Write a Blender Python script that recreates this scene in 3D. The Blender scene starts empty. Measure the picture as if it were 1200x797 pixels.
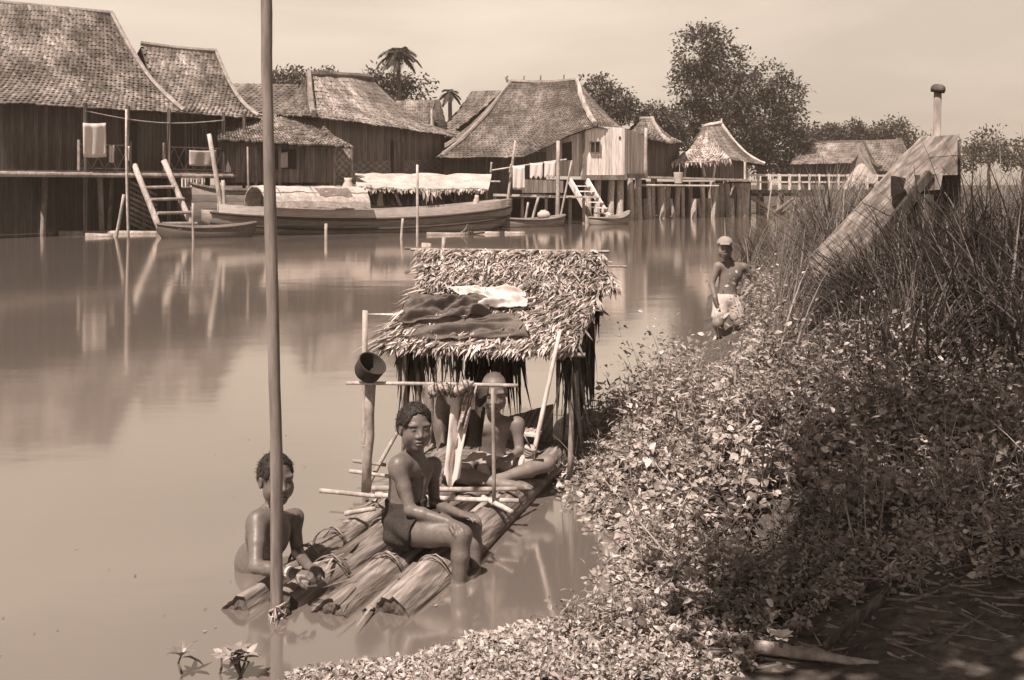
import bpy, math, random
import numpy as np
from mathutils import Vector, Matrix

rng = np.random.default_rng(11)
random.seed(11)
SC = bpy.context.scene
COL = SC.collection
EYE, HOR, FPX = 1.8, 215.0, 1200.0          # eye height, horizon row, focal length in photo pixels

def P(px, py, D):
    return np.array([(px - 600.0) / FPX * D, D, EYE - (py - HOR) / FPX * D])
def PW(px, py, z=0.0):                       # the point of the level z seen at that pixel
    return P(px, py, (EYE - z) * FPX / (py - HOR))

# ------------------------------------------------------------------ materials
def S(v):
    """albedo of brightness v in the sepia monochrome given to the materials"""
    s = math.sqrt(max(v, 0.0))
    return (min(v * 1.06, 1), min(v * (0.86 + 0.10 * s), 1), min(v * (0.77 + 0.17 * s), 1), 1.0)
STOPS = [0.0, 0.03, 0.08, 0.16, 0.3, 0.5, 0.75, 0.95]
M = {}
def mat(name, v, rough=0.85, var=0.35, scale=3.0, stretch=(1, 1, 1), fine=0.25, fscale=30.0, bump=0.3, bdist=0.01,
        spec=0.25, translucent=0.0, streak=None, rot=None):
    m = bpy.data.materials.new(name); m.use_nodes = True
    nt = m.node_tree; N = nt.nodes; L = nt.links; N.clear()
    out = N.new('ShaderNodeOutputMaterial'); b = N.new('ShaderNodeBsdfPrincipled')
    tc = N.new('ShaderNodeTexCoord'); mp = N.new('ShaderNodeMapping'); mp.inputs['Scale'].default_value = stretch
    if rot:                                      # turn the grain to lie along the thing first
        m0 = N.new('ShaderNodeMapping'); m0.inputs['Rotation'].default_value = [math.radians(a) for a in rot]
        L.new(tc.outputs['Object'], m0.inputs['Vector']); L.new(m0.outputs[0], mp.inputs['Vector'])
    else: L.new(tc.outputs['Object'], mp.inputs['Vector'])
    def noise(sc, det=4.0):
        n = N.new('ShaderNodeTexNoise'); n.inputs['Scale'].default_value = sc; n.inputs['Detail'].default_value = det
        n.inputs['Roughness'].default_value = 0.6
        L.new(mp.outputs['Vector'], n.inputs['Vector']); return n
    def rng_(src, lo, hi, a=0.3, c=0.7):
        r = N.new('ShaderNodeMapRange'); r.inputs[1].default_value = a; r.inputs[2].default_value = c
        r.inputs[3].default_value = lo; r.inputs[4].default_value = hi; L.new(src, r.inputs[0]); return r.outputs[0]
    def mul(a, c):
        k = N.new('ShaderNodeMath'); k.operation = 'MULTIPLY'
        L.new(a, k.inputs[0])
        if isinstance(c, (int, float)): k.inputs[1].default_value = c
        else: L.new(c, k.inputs[1])
        return k.outputs[0]
    n1 = noise(scale); n2 = noise(fscale, 3.0)
    at = N.new('ShaderNodeAttribute'); at.attribute_name = 'tone'
    x = mul(rng_(n1.outputs['Fac'], 1 - var, 1 + var), rng_(n2.outputs['Fac'], 1 - fine, 1 + fine))
    x = mul(x, at.outputs['Fac'])
    if streak:                                   # (scale, amount): long streaks of wear along the local stretch
        w = noise(streak[0], 2.0)
        x = mul(x, rng_(w.outputs['Fac'], 1 - streak[1], 1 + streak[1], 0.42, 0.58))
    x = mul(x, v)
    cr = N.new('ShaderNodeValToRGB'); e = cr.color_ramp.elements
    while len(e) < len(STOPS): e.new(0.5)
    for k, s in enumerate(STOPS): e[k].position = s; e[k].color = S(s)
    L.new(x, cr.inputs['Fac'])
    L.new(cr.outputs['Color'], b.inputs['Base Color'])
    b.inputs['Roughness'].default_value = rough
    b.inputs['Specular IOR Level'].default_value = spec
    if bump:
        bp = N.new('ShaderNodeBump'); bp.inputs['Strength'].default_value = bump; bp.inputs['Distance'].default_value = bdist
        L.new(n2.outputs['Fac'], bp.inputs['Height']); L.new(bp.outputs['Normal'], b.inputs['Normal'])
    if translucent:
        t = N.new('ShaderNodeBsdfTranslucent'); L.new(cr.outputs['Color'], t.inputs['Color'])
        mx = N.new('ShaderNodeMixShader'); mx.inputs[0].default_value = translucent
        L.new(b.outputs[0], mx.inputs[1]); L.new(t.outputs[0], mx.inputs[2]); L.new(mx.outputs[0], out.inputs['Surface'])
    else:
        L.new(b.outputs[0], out.inputs['Surface'])
    M[name] = m
    return m

mat('tile', 0.16, var=0.6, scale=0.7, fine=0.35, fscale=9, bump=0.4, bdist=0.03)
mat('tile_cap', 0.30, var=0.3, scale=2, fine=0.3, fscale=12)
mat('thatch_far', 0.22, var=0.4, scale=1.2, fine=0.4, fscale=14, stretch=(1, 1, 1), bump=0.5, bdist=0.04)
mat('thatch_pale', 0.46, var=0.25, scale=2, fine=0.25, fscale=12, bump=0.4, bdist=0.03)
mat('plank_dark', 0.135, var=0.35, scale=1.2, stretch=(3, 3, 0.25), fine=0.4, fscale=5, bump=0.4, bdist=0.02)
mat('plank', 0.20, var=0.35, scale=1.2, stretch=(3, 3, 0.25), fine=0.4, fscale=5, bump=0.4, bdist=0.02)
mat('plank_pale', 0.68, var=0.2, scale=1.0, stretch=(3, 3, 0.25), fine=0.35, fscale=5, bump=0.3, bdist=0.02)
mat('woven', 0.19, var=0.3, scale=1.0, fine=0.4, fscale=16, bump=0.4, bdist=0.01)
mat('bamboo', 0.38, var=0.35, scale=3, stretch=(1, 1, 0.4), fine=0.3, fscale=20, rough=0.75, spec=0.15)
mat('old_wood', 0.22, var=0.4, scale=2, stretch=(1, 1, 0.4), fine=0.35, fscale=12)
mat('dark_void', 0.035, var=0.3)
mat('white_paint', 0.72, var=0.12, scale=2, fine=0.1)
mat('white_cloth', 0.66, var=0.08, scale=3, fine=0.06, fscale=20, bump=0.15)
mat('pale_cloth', 0.5, var=0.15, scale=4, fine=0.12, bump=0.2)
mat('hull_side', 0.27, var=0.3, scale=0.8, stretch=(0.4, 0.4, 3), fine=0.3, fscale=6)
mat('hull_pale', 0.5, var=0.2, scale=0.8, stretch=(0.5, 0.5, 3), fine=0.2, fscale=6)
mat('hull_dark', 0.11, var=0.3, scale=1, fine=0.3)
mat('leaf_far', 0.085, var=0.35, scale=0.4, fine=0.2, fscale=4, bump=0, translucent=0.25, rough=0.55, spec=0.4)
mat('bark', 0.14, var=0.4, scale=3, stretch=(1, 1, 0.3), fine=0.4, fscale=12)
# near things
mat('leaf_near', 0.35, var=0.3, scale=1.2, fine=0.12, fscale=40, bump=0.0, translucent=0.22, rough=0.4, spec=0.6)
mat('reed_leaf', 0.14, var=0.35, scale=1.0, fine=0.2, fscale=20, bump=0, translucent=0.22, rough=0.5, spec=0.4)
mat('stem', 0.15, var=0.3, fine=0.2)
mat('earth', 0.085, var=0.4, scale=1.5, fine=0.45, fscale=18, bump=0.7, bdist=0.03)
mat('raft_log', 0.21, var=0.3, scale=2.0, stretch=(4.5, 0.5, 4.5), fine=0.45, fscale=9, bump=0.9, bdist=0.012, rough=0.7, streak=(5, 0.3), rot=(0, 0, 20))
mat('log_end', 0.10, var=0.4, scale=14, fine=0.4, fscale=60, bump=0.5)
mat('fibre', 0.34, var=0.35, scale=5, fine=0.3, fscale=40, rough=0.7)
mat('thatch_near', 0.46, var=0.4, scale=3, fine=0.3, fscale=45, bump=0.3, bdist=0.004, rough=0.7)
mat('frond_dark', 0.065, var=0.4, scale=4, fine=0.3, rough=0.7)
mat('stake', 0.21, var=0.25, scale=6, stretch=(2, 2, 0.25), fine=0.3, fscale=22, bump=0.5, bdist=0.004, rough=0.65)
mat('stick', 0.33, var=0.35, scale=8, stretch=(1, 1, 0.5), fine=0.3, fscale=40, bump=0.4, bdist=0.003)
mat('skin', 0.135, var=0.22, scale=7, fine=0.16, fscale=80, bump=0.22, bdist=0.002, rough=0.46, spec=0.45)
mat('skin_light', 0.19, var=0.14, scale=9, fine=0.10, fscale=90, bump=0.10, bdist=0.0015, rough=0.52, spec=0.35)
mat('hair', 0.028, var=0.3, scale=30, fine=0.4, fscale=160, bump=0.8, bdist=0.004, rough=0.55)
mat('hair_short', 0.06, var=0.3, scale=40, fine=0.4, fscale=200, bump=0.6, bdist=0.003, rough=0.6)
mat('dark_cloth', 0.085, var=0.25, scale=6, fine=0.3, fscale=120, bump=0.3, bdist=0.003)
mat('mid_cloth', 0.19, var=0.25, scale=6, fine=0.25, fscale=90, bump=0.3, bdist=0.003)
mat('light_cloth', 0.42, var=0.18, scale=6, fine=0.15, fscale=80, bump=0.2, bdist=0.003)
mat('shorts_cloth', 0.040, var=0.3, scale=8, fine=0.3, fscale=110, bump=0.35, bdist=0.003)
mat('brown_cloth', 0.125, var=0.3, scale=5, fine=0.25, fscale=110, bump=0.35, bdist=0.003)
mat('patterned_cloth', 0.30, var=0.75, scale=42, fine=0.5, fscale=95, bump=0.3, bdist=0.003)
mat('hat_felt', 0.045, var=0.2, scale=12, fine=0.3, fscale=150, bump=0.3, bdist=0.002)
mat('metal_band', 0.6, rough=0.35, spec=0.6, var=0.1)
mat('stone', 0.42, var=0.35, scale=4, fine=0.3, fscale=25, bump=0.6, bdist=0.01)
mat('prow_wood', 0.24, var=0.3, scale=2.0, stretch=(0.6, 3, 4), fine=0.4, fscale=9, bump=0.5, bdist=0.008, streak=(5, 0.25), rot=(0, 42, 0))

def plank_lines(name, pitch, axis_mix=(1, 1, 0), depth=0.55):
    """darken narrow joints of boards, in metres along the given axis of the object"""
    m = M[name]; nt = m.node_tree; N = nt.nodes; L = nt.links
    b = next(n for n in N if n.type == 'BSDF_PRINCIPLED'); src = b.inputs['Base Color'].links[0].from_socket
    tc = N.new('ShaderNodeTexCoord'); d = N.new('ShaderNodeVectorMath'); d.operation = 'DOT_PRODUCT'
    d.inputs[1].default_value = axis_mix; L.new(tc.outputs['Object'], d.inputs[0])
    dv = N.new('ShaderNodeMath'); dv.operation = 'DIVIDE'; dv.inputs[1].default_value = pitch; L.new(d.outputs['Value'], dv.inputs[0])
    fl = N.new('ShaderNodeMath'); fl.operation = 'FLOOR'; L.new(dv.outputs[0], fl.inputs[0])
    wn = N.new('ShaderNodeTexWhiteNoise'); wn.noise_dimensions = '1D'; L.new(fl.outputs[0], wn.inputs['W'])
    fr = N.new('ShaderNodeMath'); fr.operation = 'FRACT'; L.new(dv.outputs[0], fr.inputs[0])
    lt = N.new('ShaderNodeMath'); lt.operation = 'LESS_THAN'; lt.inputs[1].default_value = 0.1; L.new(fr.outputs[0], lt.inputs[0])
    r1 = N.new('ShaderNodeMapRange'); r1.inputs[3].default_value = 0.72; r1.inputs[4].default_value = 1.2; L.new(wn.outputs['Value'], r1.inputs[0])
    r2 = N.new('ShaderNodeMapRange'); r2.inputs[3].default_value = 1.0; r2.inputs[4].default_value = 1 - depth; L.new(lt.outputs[0], r2.inputs[0])
    k = N.new('ShaderNodeMath'); k.operation = 'MULTIPLY'; L.new(r1.outputs[0], k.inputs[0]); L.new(r2.outputs[0], k.inputs[1])
    sc = N.new('ShaderNodeVectorMath'); sc.operation = 'SCALE'; L.new(src, sc.inputs[0]); L.new(k.outputs[0], sc.inputs['Scale'])
    L.new(sc.outputs[0], b.inputs['Base Color'])
for nm, dp in (('plank_dark', .55), ('plank', .55), ('plank_pale', .3)):
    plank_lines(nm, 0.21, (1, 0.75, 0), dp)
plank_lines('hull_side', 0.27, (0, 0, 1), 0.4)

def weave(name, pitch=0.16):
    m = M[name]; nt = m.node_tree; N = nt.nodes; L = nt.links
    b = next(n for n in N if n.type == 'BSDF_PRINCIPLED'); src = b.inputs['Base Color'].links[0].from_socket
    tc = N.new('ShaderNodeTexCoord'); mp = N.new('ShaderNodeMapping'); mp.inputs['Scale'].default_value = (1 / pitch,) * 3
    L.new(tc.outputs['Object'], mp.inputs['Vector'])
    ck = N.new('ShaderNodeTexChecker'); ck.inputs['Scale'].default_value = 1.0
    ck.inputs['Color1'].default_value = (1.25, 1.25, 1.25, 1); ck.inputs['Color2'].default_value = (0.72, 0.72, 0.72, 1)
    L.new(mp.outputs[0], ck.inputs['Vector'])
    ml = N.new('ShaderNodeVectorMath'); ml.operation = 'MULTIPLY'; L.new(src, ml.inputs[0]); L.new(ck.outputs['Color'], ml.inputs[1])
    L.new(ml.outputs[0], b.inputs['Base Color'])
weave('woven', 0.14)

# ------------------------------------------------------------------ mesh builder
def unit(v):
    v = np.asarray(v, float); n = np.linalg.norm(v); return v / n if n > 1e-9 else v
def frame(d, up=(0, 0, 1)):
    d = unit(d); up = np.asarray(up, float)
    if abs(np.dot(d, up)) > 0.98: up = np.array([1.0, 0, 0])
    s = unit(np.cross(d, up)); u = np.cross(s, d); return s, u

class MB:
    def __init__(self): self.V = []; self.F = []; self.T = []; self.n = 0
    def add(self, V, F, t=1.0):
        V = np.asarray(V, float).reshape(-1, 3)
        self.V.append(V); self.T.append(np.broadcast_to(np.asarray(t, float), (len(V),)).copy())
        if isinstance(F, np.ndarray): self.F.append(F + self.n)
        else:
            by = {}
            for f in F: by.setdefault(len(f), []).append(f)
            for a in by.values(): self.F.append(np.array(a, int) + self.n)
        self.n += len(V); return self
    def obox(self, c, a, b, d, t=1.0):           # centre and three half-extent vectors
        c, a, b, d = (np.asarray(x, float) for x in (c, a, b, d))
        V = [c + i * a + j * b + k * d for i in (-1, 1) for j in (-1, 1) for k in (-1, 1)]
        F = [(0, 1, 3, 2), (4, 6, 7, 5), (0, 4, 5, 1), (2, 3, 7, 6), (0, 2, 6, 4), (1, 5, 7, 3)]
        if np.dot(np.cross(a, b), d) < 0: F = [f[::-1] for f in F]
        return self.add(V, F, t)
    def beam(self, p0, p1, w, h, t=1.0, up=(0, 0, 1)):
        p0, p1 = np.asarray(p0, float), np.asarray(p1, float)
        s, u = frame(p1 - p0, up)
        return self.obox((p0 + p1) / 2, (p1 - p0) / 2, s * w / 2, u * h / 2, t)
    def tube(self, pts, rad, n=8, t=1.0, wob=0.0, cap=True, tend=None):
        pts = np.asarray(pts, float); m = len(pts)
        rad = np.broadcast_to(np.asarray(rad, float), (m,))
        V = []; ref = None; T = []
        for i in range(m):
            d = pts[min(i + 1, m - 1)] - pts[max(i - 1, 0)]
            s, u = frame(d) if ref is None else (None, None)
            if ref is not None:
                d = unit(d); s = unit(ref - d * np.dot(ref, d)); u = np.cross(s, d)
            ref = s
            for k in range(n):
                a = 2 * math.pi * k / n; r = rad[i] * (1 + wob * rng.uniform(-1, 1))
                V.append(pts[i] + r * (math.cos(a) * s + math.sin(a) * u)); T.append(t)
        F = []
        for i in range(m - 1):
            for k in range(n):
                k2 = (k + 1) % n; F.append((i * n + k, i * n + k2, (i + 1) * n + k2, (i + 1) * n + k))
        if cap: F.append(tuple(range(n))[::-1]); F.append(tuple((m - 1) * n + k for k in range(n)))
        F = [f[::-1] for f in F]
        return self.add(V, F, T)
    def line(self, p0, p1, r0, r1=None, n=7, t=1.0, seg=4, bend=0.0, wob=0.05):
        p0, p1 = np.asarray(p0, float), np.asarray(p1, float); r1 = r0 if r1 is None else r1
        L = np.linalg.norm(p1 - p0); k = np.linspace(0, 1, seg + 1)
        s, u = frame(p1 - p0); q = rng.uniform(-1, 1, 2)
        pts = p0 + np.outer(k, p1 - p0) + np.outer(np.sin(k * math.pi) * bend * L, s * q[0] + u * q[1])
        return self.tube(pts, r0 + (r1 - r0) * k, n, t, wob)
    def sheet(self, G, t=1.0, thick=0.0, closed=False):   # grid of points (rows, cols, 3), optional thickness below
        G = np.asarray(G, float); R, C = G.shape[:2]
        T = np.broadcast_to(np.asarray(t, float), (R, C)) if np.ndim(t) else np.full((R, C), t)
        idx = np.arange(R * C).reshape(R, C)
        F = np.stack([idx[:-1, :-1], idx[:-1, 1:], idx[1:, 1:], idx[1:, :-1]], -1).reshape(-1, 4)
        if not thick: return self.add(G.reshape(-1, 3), F, T.reshape(-1))
        du = np.gradient(G, axis=1); dv = np.gradient(G, axis=0)
        nn = np.cross(du, dv); nn /= np.maximum(np.linalg.norm(nn, axis=-1, keepdims=True), 1e-9)
        B = G - nn * thick; o = R * C
        ring = np.concatenate([idx[0, :], idx[1:, -1], idx[-1, -2::-1], idx[-2:0:-1, 0]])
        r2 = np.roll(ring, -1)
        side = np.stack([ring, ring + o, r2 + o, r2], -1)
        return self.add(np.concatenate([G.reshape(-1, 3), B.reshape(-1, 3)]), np.concatenate([F, F[:, ::-1] + o, side]),
                        np.concatenate([T.reshape(-1)] * 2))
    def lathe(self, c, axis, prof, n=24, t=1.0):          # prof = [(radius, along axis)]
        c = np.asarray(c, float); a = unit(axis); s, u = frame(a)
        V = []
        for r, h in prof:
            for k in range(n):
                an = 2 * math.pi * k / n; V.append(c + a * h + r * (math.cos(an) * s + math.sin(an) * u))
        F = []
        for i in range(len(prof) - 1):
            for k in range(n):
                k2 = (k + 1) % n; F.append((i * n + k, i * n + k2, (i + 1) * n + k2, (i + 1) * n + k))
        return self.add(V, F, t)
    def build(self, name, m, parent=None, loc=None, smooth=False):
        V = np.concatenate(self.V); T = np.concatenate(self.T)
        base = np.zeros(3)
        if parent is not None: base = WORLD[parent.name]
        elif loc is not None: base = np.asarray(loc, float)
        me = bpy.data.meshes.new(name)
        me.vertices.add(len(V)); me.vertices.foreach_set('co', (V - base).astype(np.float32).ravel())
        lo = np.concatenate([f.ravel() for f in self.F]).astype(np.int32)
        tot = np.concatenate([np.full(len(f), f.shape[1]) for f in self.F]).astype(np.int32)
        st = np.concatenate([[0], np.cumsum(tot)[:-1]]).astype(np.int32)
        me.loops.add(len(lo)); me.loops.foreach_set('vertex_index', lo)
        me.polygons.add(len(tot)); me.polygons.foreach_set('loop_start', st)
        me.polygons.foreach_set('use_smooth', np.full(len(tot), smooth))
        me.update(calc_edges=True)
        at = me.attributes.new('tone', 'FLOAT', 'POINT'); at.data.foreach_set('value', T.astype(np.float32))
        me.materials.append(M[m] if isinstance(m, str) else m)
        o = bpy.data.objects.new(name, me); COL.objects.link(o)
        WORLD[o.name] = base
        if parent is not None: o.parent = parent; o.location = (0, 0, 0)
        else: o.location = base
        return o
WORLD = {}
def tag(o, label=None, cat=None, group=None, kind=None):
    if label: o['label'] = label
    if cat: o['category'] = cat
    if group: o['group'] = group
    if kind: o['kind'] = kind
    return o
def thing(name, loc, label, cat, group=None):
    o = bpy.data.objects.new(name, None); COL.objects.link(o); o.location = [float(x) for x in loc]
    o.empty_display_size = 0.2
    WORLD[o.name] = np.asarray(loc, float)
    bpy.context.view_layer.update()
    return tag(o, label, cat, group)
def solo(mb, name, m, loc, label, cat, group=None, smooth=False):
    return tag(mb.build(name, m, None, loc, smooth), label, cat, group)

# smooth value noise on numpy arrays
_PERM = rng.permutation(512); _VAL = rng.uniform(-1, 1, 512)
def vnoise(x, y, z=0.0):
    x, y, z = np.broadcast_arrays(np.asarray(x, float), np.asarray(y, float), np.asarray(z, float))
    xi, yi, zi = np.floor(x).astype(int), np.floor(y).astype(int), np.floor(z).astype(int)
    fx, fy, fz = x - xi, y - yi, z - zi
    fx, fy, fz = (f * f * (3 - 2 * f) for f in (fx, fy, fz))
    def h(a, b, c): return _VAL[(_PERM[(_PERM[(_PERM[a & 511] + b) & 511] + c) & 511])]
    r = 0
    for dx in (0, 1):
        for dy in (0, 1):
            for dz in (0, 1):
                w = (fx if dx else 1 - fx) * (fy if dy else 1 - fy) * (fz if dz else 1 - fz)
                r = r + w * h(xi + dx, yi + dy, zi + dz)
    return r

# many leaves or blades at once
def leaves(mb, pos, direc, length, width, normal=None, tone=1.0, droop=0.3, fold=0.25):
    """pos (n,3) leaf base, direc (n,3) unit; 8-vertex pointed leaf folded on its midrib"""
    n = len(pos)
    length = np.broadcast_to(length, (n,))[:, None]; width = np.broadcast_to(width, (n,))[:, None]
    d = direc / np.maximum(np.linalg.norm(direc, axis=1, keepdims=True), 1e-9)
    up = np.tile([0, 0, 1.0], (n, 1)) if normal is None else normal
    s = np.cross(d, up); s /= np.maximum(np.linalg.norm(s, axis=1, keepdims=True), 1e-6)
    u = np.cross(s, d)
    def pt(a, w, z): return pos + d * length * a + s * width * w + u * length * z
    V = np.stack([pt(0, 0, 0), pt(.35, .5, fold * .35 - droop * .1), pt(.38, 0, -droop * .05), pt(.35, -.5, fold * .35 - droop * .1),
                  pt(.72, .36, fold * .2 - droop * .45), pt(.74, 0, -droop * .35), pt(.72, -.36, fold * .2 - droop * .45), pt(1, 0, -droop)], 1)
    F = np.array([(0, 2, 1, 1), (0, 3, 2, 2)])
    q = np.array([(1, 2, 5, 4), (3, 6, 5, 2)]); tr = np.array([(0, 2, 1), (0, 3, 2), (4, 5, 7), (6, 7, 5)])
    base = (np.arange(n) * 8)[:, None, None]
    T = np.repeat(np.broadcast_to(tone, (n,)), 8)
    n0 = mb.n
    mb.add(V.reshape(-1, 3), (q[None] + base).reshape(-1, 4), T)
    mb.F.append((tr[None] + base).reshape(-1, 3) + n0)
def blades(mb, pos, direc, bend, length, width, tone=1.0, seg=4):
    """long narrow strips that start along direc and curve by the vector bend"""
    n = len(pos); length = np.broadcast_to(length, (n,))[:, None]; width = np.broadcast_to(width, (n,))[:, None]
    d = direc / np.maximum(np.linalg.norm(direc, axis=1, keepdims=True), 1e-9)
    s = np.cross(d, bend + 1e-4 * rng.normal(size=(n, 3))); s /= np.maximum(np.linalg.norm(s, axis=1, keepdims=True), 1e-6)
    rows = []
    for k in range(seg + 1):
        t = k / seg; c = pos + d * length * t + bend * length * t * t
        w = width * (1 - t ** 2.2) * .5 + width * .04
        rows.append(np.stack([c - s * w, c + s * w], 1))
    V = np.stack(rows, 1)
    F = np.array([(2 * k, 2 * k + 1, 2 * k + 3, 2 * k + 2) for k in range(seg)])
    base = (np.arange(n) * 2 * (seg + 1))[:, None, None]
    mb.add(V.reshape(-1, 3), (F[None] + base).reshape(-1, 4), np.repeat(np.broadcast_to(tone, (n,)), 2 * (seg + 1)))
def tiles(mb, bottom, top, rowh=0.24, colw=0.22, sag=0.0, jit=0.25, lift=0.03, tone=(0.75, 1.25), shape='tile'):
    """courses of tiles over the surface between two polylines bottom[] and top[] (same number of points)"""
    bottom = np.asarray(bottom, float); top = np.asarray(top, float)
    def along(poly, n):
        seg = np.linalg.norm(np.diff(poly, axis=0), axis=1); cs = np.concatenate([[0], np.cumsum(seg)]); 
        return np.stack([np.interp(np.linspace(0, cs[-1], n), cs, poly[:, k]) for k in range(3)], 1)
    h = np.linalg.norm((bottom - top).mean(0)); nr = max(2, int(h / rowh))
    Lw = max(np.linalg.norm(np.diff(bottom, axis=0), axis=1).sum(), np.linalg.norm(np.diff(top, axis=0), axis=1).sum())
    nc = max(2, int(Lw / colw))
    K = 60
    b, t = along(bottom, K), along(top, K)
    def pt(u, v):                                          # u along, v up the slope, numpy arrays
        B = np.stack([np.interp(u, np.linspace(0, 1, K), b[:, k]) for k in range(3)], -1)
        Tt = np.stack([np.interp(u, np.linspace(0, 1, K), t[:, k]) for k in range(3)], -1)
        q = B + (Tt - B) * v[..., None]
        q[..., 2] -= sag * np.sin(np.clip(v, 0, 1) * math.pi) ; return q
    nrm = np.cross(b[-1] - b[0], t[K // 2] - b[K // 2]); nrm = unit(nrm)
    if nrm[2] < 0: nrm = -nrm
    vv, uu = np.meshgrid((np.arange(nr)) / nr, (np.arange(nc)) / nc, indexing='ij')
    uu = uu + (np.arange(nr)[:, None] % 2) * 0.5 / nc * (shape == 'tile')
    J = rng.uniform(-jit, jit, (nr, nc))
    def row(v, off): return off
    v0 = np.clip(vv - (0.25 + 0.3 * np.abs(J)) / nr, -0.03, 1); v1 = np.clip(vv + 1.0 / nr, 0, 1)
    wob = 0.25 / nr * vnoise(uu * 9, vv * 7)
    v0 = v0 + wob
    ua, um, ub = uu, uu + .5 / nc, uu + 1.0 / nc
    ua, um, ub = (np.clip(x, 0, 1) for x in (ua, um, ub))
    lf = lift * (1 + J)
    A0 = pt(ua, v0) + nrm * lf[..., None] * .55; A1 = pt(um, v0 - 0.06 / nr) + nrm * lf[..., None] * 1.25; A2 = pt(ub, v0) + nrm * lf[..., None] * .55
    B0 = pt(ua, v1) ; B1 = pt(um, v1) + nrm * lift * .8; B2 = pt(ub, v1)
    C0 = A0 - nrm * lift * 1.1; C1 = A1 - nrm * lift * 1.1; C2 = A2 - nrm * lift * 1.1
    V = np.stack([A0, A1, A2, B0, B1, B2, C0, C1, C2], 2).reshape(-1, 3)
    n = nr * nc
    q = np.array([(0, 1, 4, 3), (1, 2, 5, 4), (0, 6, 7, 1), (1, 7, 8, 2)])
    T = np.repeat(rng.uniform(tone[0], tone[1], n) * (1 + 0.38 * vnoise(uu * 6, vv * 5).ravel() + .25 * vnoise(uu * 17, vv * 4 + 3).ravel()), 9)
    mb.add(V, (q[None] + (np.arange(n) * 9)[:, None, None]).reshape(-1, 4), T)
    G = pt(*np.meshgrid(np.linspace(0, 1, 24), np.linspace(0, 1, 40))) - nrm * (0.03 + lift)   # the boarding under the tiles
    mb.sheet(G, 0.5)
    return pt
# ------------------------------------------------------------------ light, sky, camera
SUN_EL, SUN_AZ = math.radians(60), math.radians(213)     # azimuth clockwise from +Y: the sun is behind and left of the viewer
sun_dir = Vector((math.sin(SUN_AZ) * math.cos(SUN_EL), math.cos(SUN_AZ) * math.cos(SUN_EL), math.sin(SUN_EL)))
ld = bpy.data.lights.new('sun', 'SUN'); ld.energy = 5.0; ld.angle = math.radians(0.6); ld.color = (1.0, 0.87, 0.75)
lo = bpy.data.objects.new('sun', ld); COL.objects.link(lo); lo.rotation_euler = sun_dir.to_track_quat('Z', 'Y').to_euler()
lo.location = (-20, -30, 40)

W = bpy.data.worlds.new('World'); SC.world = W; W.use_nodes = True
nt = W.node_tree; N = nt.nodes; L = nt.links; N.clear()
out = N.new('ShaderNodeOutputWorld'); bg = N.new('ShaderNodeBackground'); L.new(bg.outputs[0], out.inputs[0])
sk = N.new('ShaderNodeTexSky'); sk.sky_type = 'NISHITA'; sk.sun_disc = False
sk.sun_elevation = SUN_EL; sk.sun_rotation = SUN_AZ; sk.air_density = 1.6; sk.dust_density = 4.0
bw = N.new('ShaderNodeRGBToBW'); L.new(sk.outputs[0], bw.inputs[0])
tc = N.new('ShaderNodeTexCoord'); mp = N.new('ShaderNodeMapping'); mp.inputs['Scale'].default_value = (1.1, 1.1, 4.2)
mp.inputs['Location'].default_value = (0.4, 0.1, 0.3)
L.new(tc.outputs['Generated'], mp.inputs[0])
nz = N.new('ShaderNodeTexNoise'); nz.inputs['Scale'].default_value = 1.7; nz.inputs['Detail'].default_value = 5; nz.inputs['Roughness'].default_value = 0.5
nz.inputs['Distortion'].default_value = 0.4
L.new(mp.outputs[0], nz.inputs['Vector'])
mr = N.new('ShaderNodeMapRange'); mr.inputs[1].default_value = 0.35; mr.inputs[2].default_value = 0.68; mr.inputs[3].default_value = 0.80; mr.inputs[4].default_value = 1.14
L.new(nz.outputs['Fac'], mr.inputs[0])
# thin overcast: the blue sky's strong gradient is evened out by a veil of cloud
ve = N.new('ShaderNodeMath'); ve.operation = 'MULTIPLY_ADD'; L.new(bw.outputs[0], ve.inputs[0]); ve.inputs[1].default_value = 0.35; ve.inputs[2].default_value = 5.2
ml = N.new('ShaderNodeMath'); ml.operation = 'MULTIPLY'; L.new(ve.outputs[0], ml.inputs[0]); L.new(mr.outputs[0], ml.inputs[1])
# the veil is bright low over the river and thins out overhead
sx = N.new('ShaderNodeSeparateXYZ'); L.new(tc.outputs['Generated'], sx.inputs[0])
zr = N.new('ShaderNodeMapRange'); zr.inputs[1].default_value = 0.16; zr.inputs[2].default_value = 0.7; zr.inputs[3].default_value = 1.0; zr.inputs[4].default_value = 0.13
L.new(sx.outputs['Z'], zr.inputs[0])
mz = N.new('ShaderNodeMath'); mz.operation = 'MULTIPLY'; L.new(ml.outputs[0], mz.inputs[0]); L.new(zr.outputs[0], mz.inputs[1])
vm = N.new('ShaderNodeVectorMath'); vm.operation = 'SCALE'; vm.inputs[0].default_value = (1.0, 0.84, 0.69); L.new(mz.outputs[0], vm.inputs['Scale'])
L.new(vm.outputs[0], bg.inputs['Color']); bg.inputs['Strength'].default_value = 0.093

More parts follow.
